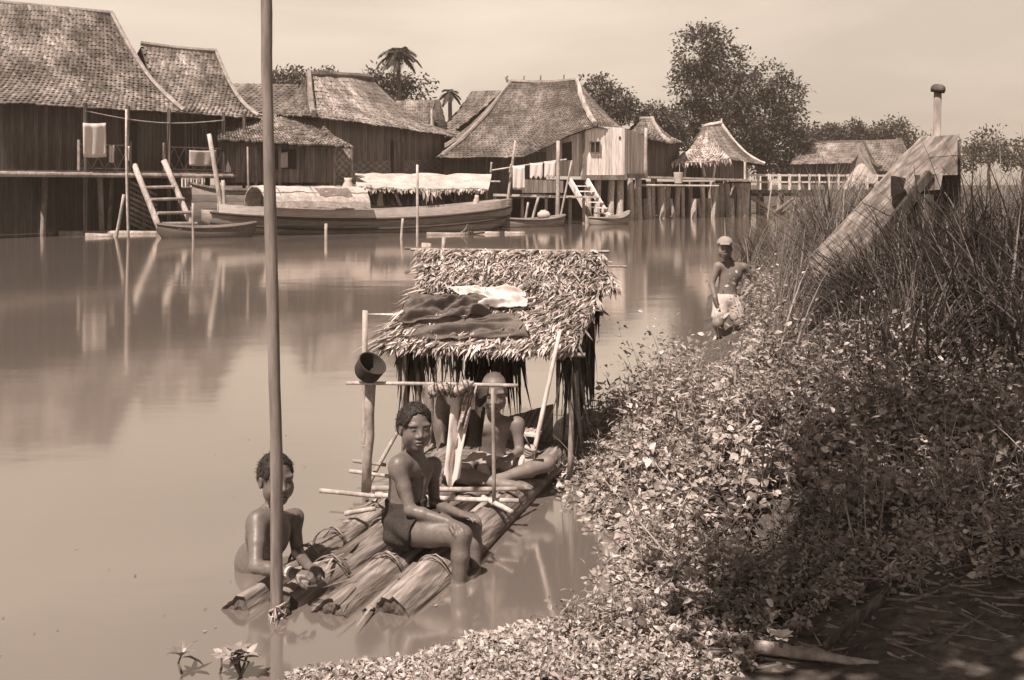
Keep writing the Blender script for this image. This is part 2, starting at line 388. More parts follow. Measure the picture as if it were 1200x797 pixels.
cd = bpy.data.cameras.new('camera'); cam = bpy.data.objects.new('camera', cd); COL.objects.link(cam); SC.camera = cam
cam.location = (0, 0, EYE); cam.rotation_euler = (math.radians(90), 0, 0)
cd.sensor_width = 36; cd.lens = 36; cd.shift_y = -(398.5 - HOR) / 1200.0; cd.clip_start = 0.05; cd.clip_end = 2000
vs = SC.view_settings; vs.view_transform = 'Standard'; vs.look = 'None'; vs.exposure = 0.58; vs.gamma = 1.0; vs.use_curve_mapping = False
SC.cycles.max_bounces = 6; SC.cycles.diffuse_bounces = 3; SC.cycles.glossy_bounces = 3; SC.cycles.transmission_bounces = 2
SC.cycles.volume_bounces = 0; SC.cycles.caustics_reflective = False; SC.cycles.volume_max_steps = 64; SC.cycles.caustics_refractive = False

# ------------------------------------------------------------------ ground: one sheet under river and banks
BANK = np.array([(-0.95, -3.0), (-0.95, 3.2), (-0.72, 3.74), (-0.35, 3.86), (0.0, 3.98), (0.42, 4.15), (0.56, 4.6), (0.66, 5.2), (0.52, 5.7),
                 (0.42, 6.3), (0.55, 7.2), (0.95, 8.0), (1.50, 8.6), (1.95, 10.2), (2.30, 12.0), (3.1, 16), (5.0, 23), (9.0, 36), (13.5, 50), (17.0, 57), (26, 60), (200, 66)])
FAR = np.array([(-360, 16), (-60, 30), (-20, 35.5), (-11.0, 43.5), (-5.5, 46.5), (-1.0, 49.0), (4.0, 51.5), (9.0, 56.0), (14, 61.0), (17.0, 64), (26, 68), (200, 74)])
def seg_dist(x, y, poly):
    d = np.full(x.shape, 1e9)
    for (ax, ay), (bx, by) in zip(poly[:-1], poly[1:]):
        vx, vy = bx - ax, by - ay; t = np.clip(((x - ax) * vx + (y - ay) * vy) / (vx * vx + vy * vy), 0, 1)
        d = np.minimum(d, np.hypot(x - ax - t * vx, y - ay - t * vy))
    return d
def bank_d(x, y):                                         # >0 on the near bank
    xe = np.interp(y, BANK[1:, 1], BANK[1:, 0])
    return np.where(x > xe, 1, -1) * seg_dist(x, y, BANK[1:])
def far_d(x, y):
    ye = np.interp(x, FAR[:, 0], FAR[:, 1]); return np.where(y > ye, 1, -1) * seg_dist(x, y, FAR)
def ground_z(x, y):
    x = np.asarray(x, float); y = np.asarray(y, float)
    db, df = bank_d(x, y), far_d(x, y)
    zb = np.where(db > 0, 0.03 + 0.55 * (1 - np.exp(-np.maximum(db, 0) / 2.2)), np.maximum(0.03 + db * 0.5, -0.9))
    zf = np.where(df > 0, 0.02 + 1.1 * (1 - np.exp(-np.maximum(df, 0) / 8.0)), np.maximum(0.02 + df * 0.12, -0.9))
    t1 = np.clip((x - 1.7) / 1.8, 0, 1); t2 = np.clip((y - 6.6) / 2.0, 0, 1) * np.clip((16 - y) / 3.0, 0, 1); zb = zb + np.where(db > 0, .42 * t1 * t1 * (3 - 2 * t1) * t2 * t2 * (3 - 2 * t2) * np.clip(db / 1.0, 0, 1), 0)
    z = np.maximum(zb, zf)
    near = np.exp(-((x - 1) ** 2 + (y - 5) ** 2) / 60)
    z = z + 0.035 * vnoise(x * 2.1, y * 2.1) * near + 0.012 * vnoise(x * 9, y * 9) * near
    pool = np.exp(-(((x - 1.12) / 0.26) ** 2 + ((y - 4.86) / 0.34) ** 2) ** 2)
    return z * (1 - pool) - 0.16 * pool
xs = np.concatenate([-np.geomspace(350, 3.2, 24), np.arange(-3.0, 6.0, 0.07), np.geomspace(6.2, 350, 30)])
ys = np.concatenate([-np.geomspace(60, 0.6, 8), np.arange(-0.5, 12.0, 0.08), np.geomspace(12.2, 500, 54)])
gx, gy = np.meshgrid(xs, ys)
gz = ground_z(gx, gy)
mb = MB(); mb.sheet(np.stack([gx, gy, gz], -1))
g = mb.build('ground', 'earth', None, (0, 0, 0), smooth=True); tag(g, kind='structure')
tag(g, 'bare muddy earth of the river banks and bed')

# river
wm = bpy.data.materials.new('river_water'); wm.use_nodes = True
nt = wm.node_tree; N = nt.nodes; L = nt.links; b = N['Principled BSDF']
b.inputs['Base Color'].default_value = S(0.27); b.inputs['Roughness'].default_value = 0.06; b.inputs['IOR'].default_value = 1.85
b.inputs['Specular IOR Level'].default_value = 0.5
tc = N.new('ShaderNodeTexCoord')
def wnoise(scale, st, det):
    mp = N.new('ShaderNodeMapping'); mp.inputs['Scale'].default_value = st; L.new(tc.outputs['Object'], mp.inputs[0])
    n = N.new('ShaderNodeTexNoise'); n.inputs['Scale'].default_value = scale; n.inputs['Detail'].default_value = det; L.new(mp.outputs[0], n.inputs['Vector']); return n
na = wnoise(1.6, (0.55, 1.0, 1), 3); nb = wnoise(0.14, (0.5, 1.4, 1), 4)
mr = N.new('ShaderNodeMapRange'); mr.inputs[1].default_value = 0.42; mr.inputs[2].default_value = 0.64; mr.inputs[3].default_value = 0.25; mr.inputs[4].default_value = 1.0
L.new(nb.outputs['Fac'], mr.inputs[0])                    # breeze: ruffled patches and calm ones
bp = N.new('ShaderNodeBump'); bp.inputs['Distance'].default_value = 0.02
L.new(na.outputs['Fac'], bp.inputs['Height'])
mm = N.new('ShaderNodeMath'); mm.operation = 'MULTIPLY'; mm.inputs[1].default_value = 0.22; L.new(mr.outputs[0], mm.inputs[0]); L.new(mm.outputs[0], bp.inputs['Strength'])
L.new(bp.outputs[0], b.inputs['Normal'])
nc = wnoise(0.5, (1, 1, 1), 4); mr2 = N.new('ShaderNodeMapRange'); mr2.inputs[3].default_value = 0.86; mr2.inputs[4].default_value = 1.14; L.new(nc.outputs['Fac'], mr2.inputs[0])
sv = N.new('ShaderNodeVectorMath'); sv.operation = 'SCALE'; sv.inputs[0].default_value = S(0.17)[:3]; L.new(mr2.outputs[0], sv.inputs['Scale']); L.new(sv.outputs[0], b.inputs['Base Color'])
# silty river: a muddy body under a surface that mirrors more the flatter one looks across it
gl = N.new('ShaderNodeBsdfGlossy'); gl.inputs['Color'].default_value = (0.97, 0.93, 0.88, 1); gl.inputs['Roughness'].default_value = 0.085; L.new(bp.outputs[0], gl.inputs['Normal'])
df = N.new('ShaderNodeBsdfDiffuse'); L.new(sv.outputs[0], df.inputs['Color'])
lw = N.new('ShaderNodeLayerWeight'); lw.inputs['Blend'].default_value = 0.5; L.new(bp.outputs[0], lw.inputs['Normal'])
fr = N.new('ShaderNodeValToRGB'); e = fr.color_ramp.elements; e[0].position = 0.0; e[0].color = (.03,) * 3 + (1,); e[1].position = 1.0; e[1].color = (.92,) * 3 + (1,)
for ps, vv in ((.40, .12), (.58, .34), (.68, .46), (.80, .62), (.92, .78)):
    q = e.new(ps); q.color = (vv, vv, vv, 1)
L.new(lw.outputs['Facing'], fr.inputs[0])
mx = N.new('ShaderNodeMixShader'); L.new(fr.outputs[0], mx.inputs[0]); L.new(df.outputs[0], mx.inputs[1]); L.new(gl.outputs[0], mx.inputs[2])
L.new(mx.outputs[0], N['Material Output'].inputs['Surface'])
M['river_water'] = wm
mb = MB(); mb.sheet(np.array([[(-350, -60, 0), (350, -60, 0)], [(-350, 500, 0), (350, 500, 0)]], float))
tag(tag(mb.build('water', 'river_water', None, (0, 0, 0)), kind='structure'), 'calm muddy river with soft reflections')

# ------------------------------------------------------------------ trees
def crown_leaves(mb, blobs, n, size, tone0=1.0, cl=9):
    blobs = np.array(blobs, float)                         # x y z rx ry rz
    w = (blobs[:, 3] * blobs[:, 4] + blobs[:, 3] * blobs[:, 5]); w /= w.sum()
    nclump = max(1, n // cl)
    which = rng.choice(len(blobs), nclump, p=w); bb = blobs[which]
    d = rng.normal(size=(nclump, 3)); d /= np.linalg.norm(d, axis=1, keepdims=True)
    r = rng.uniform(0.55, 1.08, (nclump, 1)) ** 0.6
    c = bb[:, :3] + d * bb[:, 3:] * r
    ct = tone0 * rng.uniform(0.6, 1.45, nclump)
    pos = np.repeat(c, cl, 0) + rng.normal(size=(nclump * cl, 3)) * size * 1.1
    dr = np.repeat(d, cl, 0) * 0.7 + rng.normal(size=pos.shape) * 0.6 + np.array([0, 0, -0.15])
    nm = rng.normal(size=pos.shape) * 0.6 + np.array([0, 0, 1.0])
    leaves(mb, pos, dr, size * np.exp(rng.normal(size=len(pos)) * .4), size * rng.uniform(0.45, 0.75, len(pos)), nm, np.repeat(ct, cl), 0.2)
def tree(base, trunk_top, blobs, n, size, tr, label, group=None, name='broadleaf_tree', tone0=1.0, cat='tree'):
    base = np.asarray(base, float)
    t = thing(name, base, label, cat, group)
    mb = MB(); mid = (base + trunk_top) / 2 + rng.uniform(-.3, .3, 3) * (1, 1, 0)
    mb.tube([base, mid, trunk_top], [tr, tr * .8, tr * .6], 10, 1, 0.08)
    for bl in blobs:
        e = np.array(bl[:3]); mb.line(np.asarray(trunk_top) - (0, 0, rng.uniform(0, .6)), e, tr * .45, tr * .1, 6, 1, 4, 0.08)
        for _ in range(3):
            k = e + rng.uniform(-.7, .7, 3) * np.array(bl[3:]); mb.line(e, k, tr * .14, tr * .04, 5, 1, 3, 0.1)
    mb.build('trunk', 'bark', t, smooth=True)
    mb = MB(); crown_leaves(mb, blobs, n, size, tone0); mb.build('crown', 'leaf_far', t)
    return t
def blob(px, py, D, rpx, rpy=None, dd=None):
    p = P(px, py, D); s = D / FPX; rpy = rpy or rpx
    return (p[0], p[1], p[2], rpx * s, (dd or (rpx + rpy) / 2) * s, rpy * s)
def at(px, D): q = P(px, HOR, D); q[2] = float(ground_z(q[0], q[1])); return q

# the tall tree beyond the stilt hut: an open upright crown on the left, a broad one to its right
D = 80
tree(at(845, D), P(845, 165, D), [blob(818, 62, D, 26, 30), blob(838, 50, D, 15, 18), blob(850, 78, D, 26, 24), blob(812, 102, D, 24, 26), blob(842, 112, D, 34, 30),
     blob(806, 140, D, 20, 20), blob(852, 150, D, 40, 30), blob(822, 165, D, 28, 22), blob(800, 82, D, 12, 13)], 11000, 0.27, 0.5,
     'tallest tree on the far bank, open upright crown above the stilt hut')
D = 84
tree(at(896, D), P(896, 175, D), [blob(902, 95, D, 22, 22), blob(880, 110, D, 24, 24), blob(918, 115, D, 24, 22), blob(893, 135, D, 34, 26), blob(926, 140, D, 20, 24),
     blob(910, 165, D, 34, 26), blob(870, 165, D, 26, 26), blob(935, 165, D, 14, 14), blob(885, 188, D, 40, 18)], 11000, 0.26, 0.5,
     'broad dense tree right of the tallest tree behind the footbridge', tone0=0.85)
D = 78
tree(at(712, D), P(712, 130, D), [blob(702, 104, D, 17, 11), blob(722, 118, D, 20, 13), blob(690, 122, D, 12, 10), blob(738, 130, D, 16, 10), blob(712, 136, D, 24, 10)], 4200, 0.24, 0.3,
     'ragged tree showing over the right end of the big tiled roof')
tree(at(768, D), P(768, 140, D), [blob(768, 132, D, 14, 9), blob(780, 142, D, 16, 10), blob(757, 140, D, 10, 8), blob(790, 158, D, 14, 10)], 2800, 0.22, 0.25,
     'small round tree between the big tiled roof and the stilt hut')
D = 75
tree(at(468, D), P(470, 118, D), [blob(446, 90, D, 18, 5), blob(476, 96, D, 18, 5), blob(458, 103, D, 28, 6), blob(432, 95, D, 10, 4), blob(498, 97, D, 11, 2), blob(494, 114, D, 13, 3),
     blob(455, 114, D, 28, 6)], 2100, 0.26, 0.25, 'flat topped layered tree around the tall palm', tone0=0.8)
D = 80
tree(at(338, D), P(338, 100, D), [blob(340, 90, D, 13, 7), blob(328, 98, D, 14, 7), blob(352, 96, D, 10, 6)], 1000, 0.28, 0.2, 'small tree top left of the thatched hip roof')
tree(at(378, D), P(378, 100, D), [blob(378, 90, D, 11, 5), blob(390, 95, D, 9, 5)], 700, 0.26, 0.2, 'low tree top just behind the thatched hip roof ridge')
D = 110
for k, (px, py, rx, ry, lb) in enumerate([(968, 156, 16, 7, 'low rounded tree behind the left end of the far thatched roof'),
        (1003, 154, 8, 9, 'narrow pointed tree in the distant tree line over the far roofs'), (985, 162, 20, 6, 'flat low tree filling the distant tree line'),
        (1045, 152, 18, 10, 'bushy tree standing highest at the right of the distant tree line'), (1022, 160, 14, 6, 'small dark tree between the pointed and the bushy distant trees'),
        (945, 166, 16, 8, 'low tree at the foot of the broad tree by the far roofs'),
        (1080, 172, 22, 12, 'dark spreading tree right of the far mottled roof, beyond the capped post'), (1122, 178, 24, 14, 'wide low tree beyond the reeds right of the capped post'), (1160, 170, 20, 16, 'rounder taller tree near the right edge beyond the reeds'), (1200, 178, 24, 14, 'low tree cut by the right edge beyond the reeds')]):
    tree(at(px, D), P(px, py + ry, D), [blob(px, py, D, rx, ry), blob(px - rx * .6, py + ry * .6, D, rx * .7, ry * .7), blob(px + rx * .6, py + ry * .5, D, rx * .7, ry * .8)], 1100, 0.34, 0.2, lb,
         'trees of the distant tree line', name='distant_tree', tone0=0.9)
def palm(px, ytop, ybase, D, fr, label, tr=0.16, nf=28):
    b = at(px - 3, D); top = P(px, ytop, D)
    t = thing('palm_tree', b, label, 'palm tree', 'palms on the far bank')
    mb = MB(); mb.tube([b, (b + top) / 2 + (0.15, 0, 0), top], [tr * 1.2, tr, tr * .8], 8, 1, .05); mb.build('trunk', 'bark', t, smooth=True)
    mb = MB()
    for k in range(nf):
        a = k * 2.4; el = rng.uniform(-0.5, 1.2); d = np.array([math.cos(a) * math.cos(el), math.sin(a) * math.cos(el), math.sin(el)])
        n = 26; tt = np.linspace(0.08, 1, n); Lf = fr * rng.uniform(.8, 1.1)
        pts = top + np.outer(tt * Lf, d) + np.outer(tt ** 2 * Lf * 0.75, (0, 0, -1))
        mb.tube(pts[::5], 0.03, 4)
        s, u = frame(d)
        for sg in (-1, 1):
            dirs = d * .7 + sg * s * .8 + np.array([0, 0, -.35]) + rng.normal(size=(n, 3)) * .1
            blades(mb, pts, dirs, np.tile([0, 0, -.3], (n, 1)), fr * .36 * np.sin(np.clip(tt * 2.6 + .4, 0, 3.0)) + .1, 0.12, rng.uniform(.8, 1.7), 2)
    mb.build('crown', 'leaf_far', t)
palm(467, 62, 120, 72, 1.45, 'tall palm with a shaggy head above the flat topped tree')
palm(527, 108, 130, 70, 0.85, 'short palm showing its fronds over the dark gable', nf=10)
# ------------------------------------------------------------------ the humid air between the viewer and the far bank
hm = bpy.data.materials.new('humid_air'); hm.use_nodes = True; nt = hm.node_tree; nt.nodes.clear()
ho = nt.nodes.new('ShaderNodeOutputMaterial'); pv_ = nt.nodes.new('ShaderNodeVolumePrincipled'); nt.links.new(pv_.outputs[0], ho.inputs['Volume'])
pv_.inputs['Color'].default_value = (0.95, 0.82, 0.70, 1); pv_.inputs['Density'].default_value = 0.0011; pv_.inputs['Anisotropy'].default_value = 0.2
M['humid_air'] = hm
mb = MB(); mb.obox((0, 220, 7.3), (352, 0, 0), (0, 283, 0), (0, 0, 9.7)); tag(tag(mb.build('haze', 'humid_air', None, (0, 220, 7.3)), kind='stuff'), 'faint warm haze over the river')
# ------------------------------------------------------------------ the far bank: houses on stilts
class Facade:
    """a house front seen from the river: u along the front, v inward, z up; places found by pixel on the plane v"""
    def __init__(self, p0, p1):
        self.o = np.array(p0, float); d = np.array(p1, float) - self.o; self.L = np.linalg.norm(d); self.d = d / self.L
        self.n = np.array([-self.d[1], self.d[0]])
        if self.n[1] < 0: self.n = -self.n
    def u(self, px, v=0.0):
        k = (px - 600) / FPX; o = self.o + v * self.n
        return (k * o[1] - o[0]) / (self.d[0] - k * self.d[1])
    def q(self, u, v, z): w = self.o + u * self.d + v * self.n; return np.array([w[0], w[1], z])
    def pp(self, px, py, v=0.0):
        w = self.o + self.u(px, v) * self.d + v * self.n
        return np.array([w[0], w[1], EYE - (py - HOR) / FPX * w[1]])
    def quad(self, mb, pts, th=0.06, t=1.0):               # wall panel given by its corner points, with thickness inward
        pts = np.array(pts, float); n = np.array([self.n[0], self.n[1], 0]) * th
        m = len(pts); F = [tuple(range(m)), tuple(range(m, 2 * m))[::-1]] + [(i, i + m, (i + 1) % m + m, (i + 1) % m) for i in range(m)]
        mb.add(np.concatenate([pts, pts + n]), F, t)
def xyz(p, z): return np.array([p[0], p[1], z])
def posts(mb, pts, z0, z1, r, t=(0.8, 1.2), lean=0.06):
    for p in pts:
        q = np.array([p[0] + rng.uniform(-lean, lean), p[1], z1]); mb.line((p[0] + rng.uniform(-lean, lean) * 2, p[1], z0), q, r * rng.uniform(.8, 1.2), None, 7, rng.uniform(*t), 3, 0.01)

# ---- house 1, at the left: tiled roofs, dark porch with lattice rails, ladder
f = Facade((-17.6, 32.6), (-10.4, 42.0))
h = thing('stilt_house', f.q(f.L / 2, 0, 0), 'large stilt house at the left with two steep tiled roofs and dark porch', 'house', 'houses along the far bank')
EZ, FZ = 4.5, 2.25
mb = MB()
eA = [f.pp(-30, 110), f.pp(60, 120), f.pp(216, 133)]; tA = [P(-40, 2, 39.5), P(60, 8, 40.2), P(132, 18, 41.2)]
for p in eA: p[2] = EZ
tiles(mb, eA, tA, 0.22, 0.2, 0.55, lift=0.04, jit=.5, tone=(.55, 1.4))
back = [np.array([p[0] - 4.5, p[1] + 3.4, EZ]) for p in tA]
tiles(mb, back, tA, 0.5, 0.5, 0.3, lift=0.05)
mb.build('roof', 'tile', h)
mb = MB()
eB = [f.pp(205, 133), f.pp(250, 136), f.pp(303, 139)]
for p in eB: p[2] = EZ
eB[0] = eB[0] + (0, 0, 0.06)
tB = [P(165, 53, 43.6), P(210, 57, 44.4), P(254, 62, 45.2)]
tiles(mb, eB, tB, 0.22, 0.2, 0.55, lift=0.04, jit=.5, tone=(.6, 1.5))
tiles(mb, [np.array([p[0] - 3.5, p[1] + 2.6, EZ]) for p in tB], tB, 0.5, 0.5, 0.3, lift=0.05)
mb.build('roof', 'tile', h)
mb = MB()
def curve(a, b, sag, n=9): k = np.linspace(0, 1, n); p = a + np.outer(k, b - a); p[:, 2] -= sag * np.sin(k * math.pi); return p
mb.tube(curve(tA[2] + (0, -.05, .06), eA[2] + (0, -.05, .1), .5), 0.09, 6, 1.1, .15); mb.tube(curve(tA[0] + (0, 0, .08), tA[2] + (0, 0, .08), 0), .11, 6, .8)
mb.tube(curve(tB[2] + (0, -.05, .06), eB[2] + (0, 0, .08), .5), 0.08, 6, 1.0, .15); mb.tube(curve(tB[0] + (0, 0, .08), tB[2] + (0, 0, .08), .05), .11, 6, .9)
mb.build('ridge_tiles', 'tile_cap', h)
mb = MB()                                                  # gable ends closing the roofs
for t3, e3, bk in ((tA[2], eA[2], back[2]), (tB[2], eB[2], np.array([tB[2][0] - 3.5, tB[2][1] + 2.6, EZ]))):
    ins = (t3 - np.array([f.d[0], f.d[1], 0]) * .5); cu = curve(t3, e3, .55) - np.array([f.d[0], f.d[1], 0]) * .5 - (0, 0, .22); cu = cu[cu[:, 2] > EZ - .2]; mm_ = len(cu); mb.add(np.concatenate([cu, [bk - (0, 0, .3)]]), [(i, i + 1, mm_) for i in range(mm_ - 1)] + [(i + 1, i, mm_) for i in range(mm_ - 1)], 1)
mb.build('gable', 'plank_dark', h)
mb = MB(); pv = 1.5
f.quad(mb, [f.q(-1, pv, FZ), f.q(f.u(262, pv), pv, FZ), f.q(f.u(262, pv), pv, EZ + .15), f.q(-1, pv, EZ + .15)])
f.quad(mb, [f.q(-1, 6, FZ), f.q(f.L - .4, 6, FZ), f.q(f.L - .4, 6, EZ), f.q(-1, 6, EZ)])
for uu in (-1, f.u(262, pv)): mb.add([f.q(uu, pv, FZ), f.q(uu, 6, FZ), f.q(uu, 6, EZ), f.q(uu, pv, EZ + .15)], [(0, 1, 2, 3), (3, 2, 1, 0)])
mb.build('wall', 'plank_dark', h)
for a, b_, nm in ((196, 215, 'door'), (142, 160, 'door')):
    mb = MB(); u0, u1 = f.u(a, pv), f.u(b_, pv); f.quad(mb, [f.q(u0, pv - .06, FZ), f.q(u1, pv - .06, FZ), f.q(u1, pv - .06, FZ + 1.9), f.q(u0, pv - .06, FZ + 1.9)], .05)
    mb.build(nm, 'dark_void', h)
mb = MB(); u0, u1 = f.u(220, pv), f.u(240, pv)
for k in range(6):
    uu = u0 + (u1 - u0) * k / 5; mb.beam(f.q(uu, pv - .09, FZ + .7), f.q(uu, pv - .09, FZ + 1.9), .05, .05)
for z in (FZ + .68, FZ + 1.92): mb.beam(f.q(u0 - .05, pv - .09, z), f.q(u1 + .05, pv - .09, z), .07, .06)
mb.build('window', 'plank', h)
mb = MB(); mb.obox(f.q(f.L / 2 - .6, .7, FZ - .06), f.q(f.L / 2 + .2, 0, 0) - f.q(0, 0, 0), (f.q(0, 1.0, 0) - f.q(0, 0, 0)), (0, 0, .06), .9)
mb.line(f.q(-.6, -.32, FZ - .14), f.q(f.L - .5, -.32, FZ - .17), .09, None, 8, 1.5)
mb.build('porch_floor', 'old_wood', h)
for a, b_ in ((92, 152), (192, 262)):                      # lattice rails
    mb = MB(); u0, u1 = f.u(a, -.2), f.u(b_, -.2); z0, z1 = FZ + .08, FZ + .92
    for z in (z0, z1): mb.beam(f.q(u0, -.2, z), f.q(u1, -.2, z), .06, .05)
    n = max(3, int((u1 - u0) / .42)); st = (u1 - u0) / n
    for k in range(n):
        for s in (0, 1):
            mb.beam(f.q(u0 + st * (k + s), -.2 + .03 * s, z0), f.q(u0 + st * (k + 1 - s), -.2 + .03 * s, z1), .05, .02, rng.uniform(.8, 1.2))
    for uu in (u0, u1): mb.beam(f.q(uu, -.22, z0 - .2), f.q(uu, -.22, z1 + .15), .08, .08, 1.2)
    mb.build('railing', 'old_wood', h)
for px in (100, 150, 198, 262, 286):
    mb = MB(); mb.beam(f.q(f.u(px, -.25), -.25, -.3), f.q(f.u(px, -.25), -.25, EZ + .1), .11, .11, rng.uniform(.7, 1.0)); mb.build('post', 'plank_dark', h)
for k in range(9):
    mb = MB(); posts(mb, [f.q(k * 1.3, rng.choice([.6, 2.0, 3.4]), 0)], -.5, FZ - .1, .1); mb.build('stilt', 'old_wood', h)
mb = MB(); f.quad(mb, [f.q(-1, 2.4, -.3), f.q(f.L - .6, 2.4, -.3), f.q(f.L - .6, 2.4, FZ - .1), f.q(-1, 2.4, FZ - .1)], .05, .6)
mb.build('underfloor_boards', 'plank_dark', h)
mb = MB(); u0, u1 = f.u(150, .5), f.u(178, .5)             # slatted screen beside the ladder
for k in range(9): mb.beam(f.q(u0, .5, 1.9 - k * .19), f.q(u1 + .2, .5, 1.35 - k * .19), .05, .1, rng.uniform(.8, 1.3))
mb.build('slatted_screen', 'old_wood', h)
house1 = f
# fretwork board, ladder, laundry, poles
mb = MB(); a, b_ = f.u(213, -.4), f.u(239, -.4)
for z in (1.98, 1.66): mb.beam(f.q(a, -.42, z), f.q(b_, -.42, z), .04, .06)
for k in range(9): uu = a + (b_ - a) * k / 8; mb.beam(f.q(uu, -.42, 1.66), f.q(uu, -.42, 1.98), .04, (.05, .1)[k % 2])
mb.beam(f.q(b_ - .02, -.42, 1.98), f.q(b_ - .25, -.42, 1.3), .04, .06)
solo(mb, 'fretwork_board', 'white_paint', f.q((a + b_) / 2, -.42, 1.8), 'small white pierced fretwork board hanging below the porch beside the ladder', 'board')
lad = thing('ladder', f.pp(205, 268, -1.3), 'sturdy pole ladder leading from the water up to the dark porch', 'ladder')
for (x0, y0, x1, y1) in ((192, 265, 157, 193), (231, 263, 192, 188)):
    mb = MB(); p0 = f.pp(x0, y0, -1.6); p1 = f.pp(x1, y1, -.3); p0[2] = -.2; mb.line(p0, p1, .115, .105, 8, 1.25); mb.build('rail', 'bamboo', lad, smooth=True)
for k, (ya, yb) in enumerate(((220, 219), (234, 233), (250, 249), (262, 262))):
    t = (265 - ya) / 72; mb = MB(); p0 = f.pp(192 - 35 * t, ya, -1.6 + 1.3 * t); p1 = f.pp(231 - 39 * (263 - yb) / 75, yb, -1.6 + 1.3 * t); mb.line(p0, p1, .06, None, 7, .9); mb.build('rung', 'bamboo', lad)
def cloth(fc, px0, py0, px1, py1, v, name, m, label, cat, group=None, ripple=.04, ragged=0.0, th=.015):
    R, C = 9, 14; G = np.zeros((R, C, 3)); nn = np.array([fc.n[0], fc.n[1], 0]); ph = rng.uniform(0, 9)
    for j in range(C):
        for i in range(R):
            yb = py1 + ragged * math.sin(j * 1.3 + ph) * (py1 - py0)
            p = fc.pp(px0 + (px1 - px0) * j / (C - 1), py0 + (yb - py0) * i / (R - 1) + .8 * math.sin(j / (C - 1) * math.pi), v)
            G[i, j] = p + nn * ripple * math.sin(j * .95 + ph + .2 * i) * (.4 + .6 * i / R)
    mb = MB(); mb.sheet(G, 1.0, th); o = solo(mb, name, m, G[0, C // 2], label, cat, group, True); return o
cl = 'washing hung out on the far bank'
cloth(f, 97, 144, 124, 184, -.35, 'hanging_sheet', 'white_cloth', 'large white sheet hanging at the left end of the dark porch', 'sheet', cl)
cloth(f, 128, 170, 134, 190, -.32, 'hanging_cloth', 'white_cloth', 'narrow white cloth next to the large white sheet on the porch', 'cloth', cl)
cloth(f, 147, 171, 152, 188, -.34, 'hanging_cloth', 'white_cloth', 'small white rag hung where the thin tall pole passes the porch', 'cloth', cl)
cloth(f, 222, 176, 254, 194, -.32, 'hanging_cloth', 'pale_cloth', 'greyish cloth folded over the right lattice rail of the porch', 'cloth', cl)
mb = MB(); mb.tube(curve(f.pp(100, 130, -.3), f.pp(262, 141, -.3), .25), .02, 5); solo(mb, 'clothes_line', 'bamboo', f.pp(100, 130, -.3), 'sagging cane line strung below the eave of the dark porch', 'line')
PG = 'poles standing in the river by the far bank'
def pole(x0, y0, x1, y1, D, r, label, m='bamboo', z0=-.6, t=1.0, group=PG, name='mooring_pole', r1=None):
    mb = MB(); p0 = P(x0, y0, D); p1 = P(x1, y1, D); k = (z0 - p0[2]) / (p1[2] - p0[2]) if abs(p1[2] - p0[2]) > .05 else 0
    if p0[2] > -.02 and z0 < 0: p0 = p0 + (p1 - p0) * k
    mb.line(p0, p1, r, r1 if r1 else r * .8, 7, t, 5, .008)
    return solo(mb, name, m, p0, label, 'pole', group, True)
pole(151, 278, 148, 128, 33.5, .045, 'tall thin pole reaching the eave of the left house', t=1.2)
pole(262, 266, 245, 157, 36.5, .10, 'thick leaning mooring pole between the ladder and the big boat stern')
pole(265, 264, 261, 211, 36, .08, 'short stout pole just right of the thick leaning mooring pole')
pole(137, 270, 145, 228, 34, .06, 'short leaning stake left of the pole ladder')
pole(227, 281, 226, 238, 32.5, .045, 'thin stake in front of the foot of the ladder')
pole(291, 265, 290, 172, 37.5, .04, 'slim pole before the dark hull planks at the left', t=.8)
pole(489, 272, 489, 193, 34.2, .05, 'straight slim pole in front of the middle of the long boat', t=1.25)
pole(471, 273, 472, 256, 33.5, .05, 'low stake left of the straight slim pole by the long boat', t=1.2)
pole(382, 271, 382, 262, 33, .06, 'lowest stub of a post in front of the long boat', t=1.2)

# ---- house 2: thatched hip roof over long woven wall, with a low shed in front
f2 = Facade((-8.25, 41.0), (-2.9, 51.5))
h = thing('stilt_house', f2.q(4, 0, 0), 'house with weathered hip roof and long woven mat wall behind the boats', 'house', 'houses along the far bank')
A1 = P(362, 87, 45.5); A2 = P(434, 94, 50.5)
e0 = P(317, 134, 43.0); e1 = P(368, 136, 41.0); e2 = P(533, 160, 51.5); e3 = P(440, 158, 60)
mb = MB(); tiles(mb, [e1, (e1 + e2) / 2 + (0, 0, .05), e2], [A1, A1 * .4 + A2 * .6 + (0, 0, .1), A2], .26, .13, .35, lift=.05, jit=.6, tone=(.7, 1.35), shape='thatch'); mb.build('roof', 'thatch_far', h)
mb = MB(); tiles(mb, [e0, e1], [A1 + (-.05, 0, 0), A1], .26, .13, .3, lift=.05, jit=.6, tone=(.55, 1.0), shape='thatch'); mb.build('roof', 'thatch_far', h)
mb = MB(); tiles(mb, [np.array([e3[0], e3[1], e2[2]]), np.array([e0[0] - 1, e0[1] + 9, e0[2]])], [A2, A1], .5, .5, .2, lift=.05); mb.build('roof', 'thatch_far', h)
mb = MB(); mb.tube(curve(A1 + (0, 0, .1), e1 + (0, -.05, .1), .3), .13, 6, 1.1, .2); mb.tube(curve(A1, A2 + (0, 0, .15), -.05), .14, 6, .9, .2); mb.tube(curve(A2, e2 + (0, 0, .1), .5), .1, 6, .9, .2)
mb.build('ridge_thatch', 'thatch_far', h)
wv = .55; W0, W1 = f2.u(372, wv), f2.u(519, wv)
def wallz(px, v): return f2.pp(px, 136 + (px - 368) * 24 / 165, v)[2] + .15
mb = MB(); f2.quad(mb, [f2.q(W0, wv, 1.7), f2.q(W1, wv, 1.9), f2.q(W1, wv, wallz(519, wv)), f2.q(W0, wv, wallz(372, wv))])
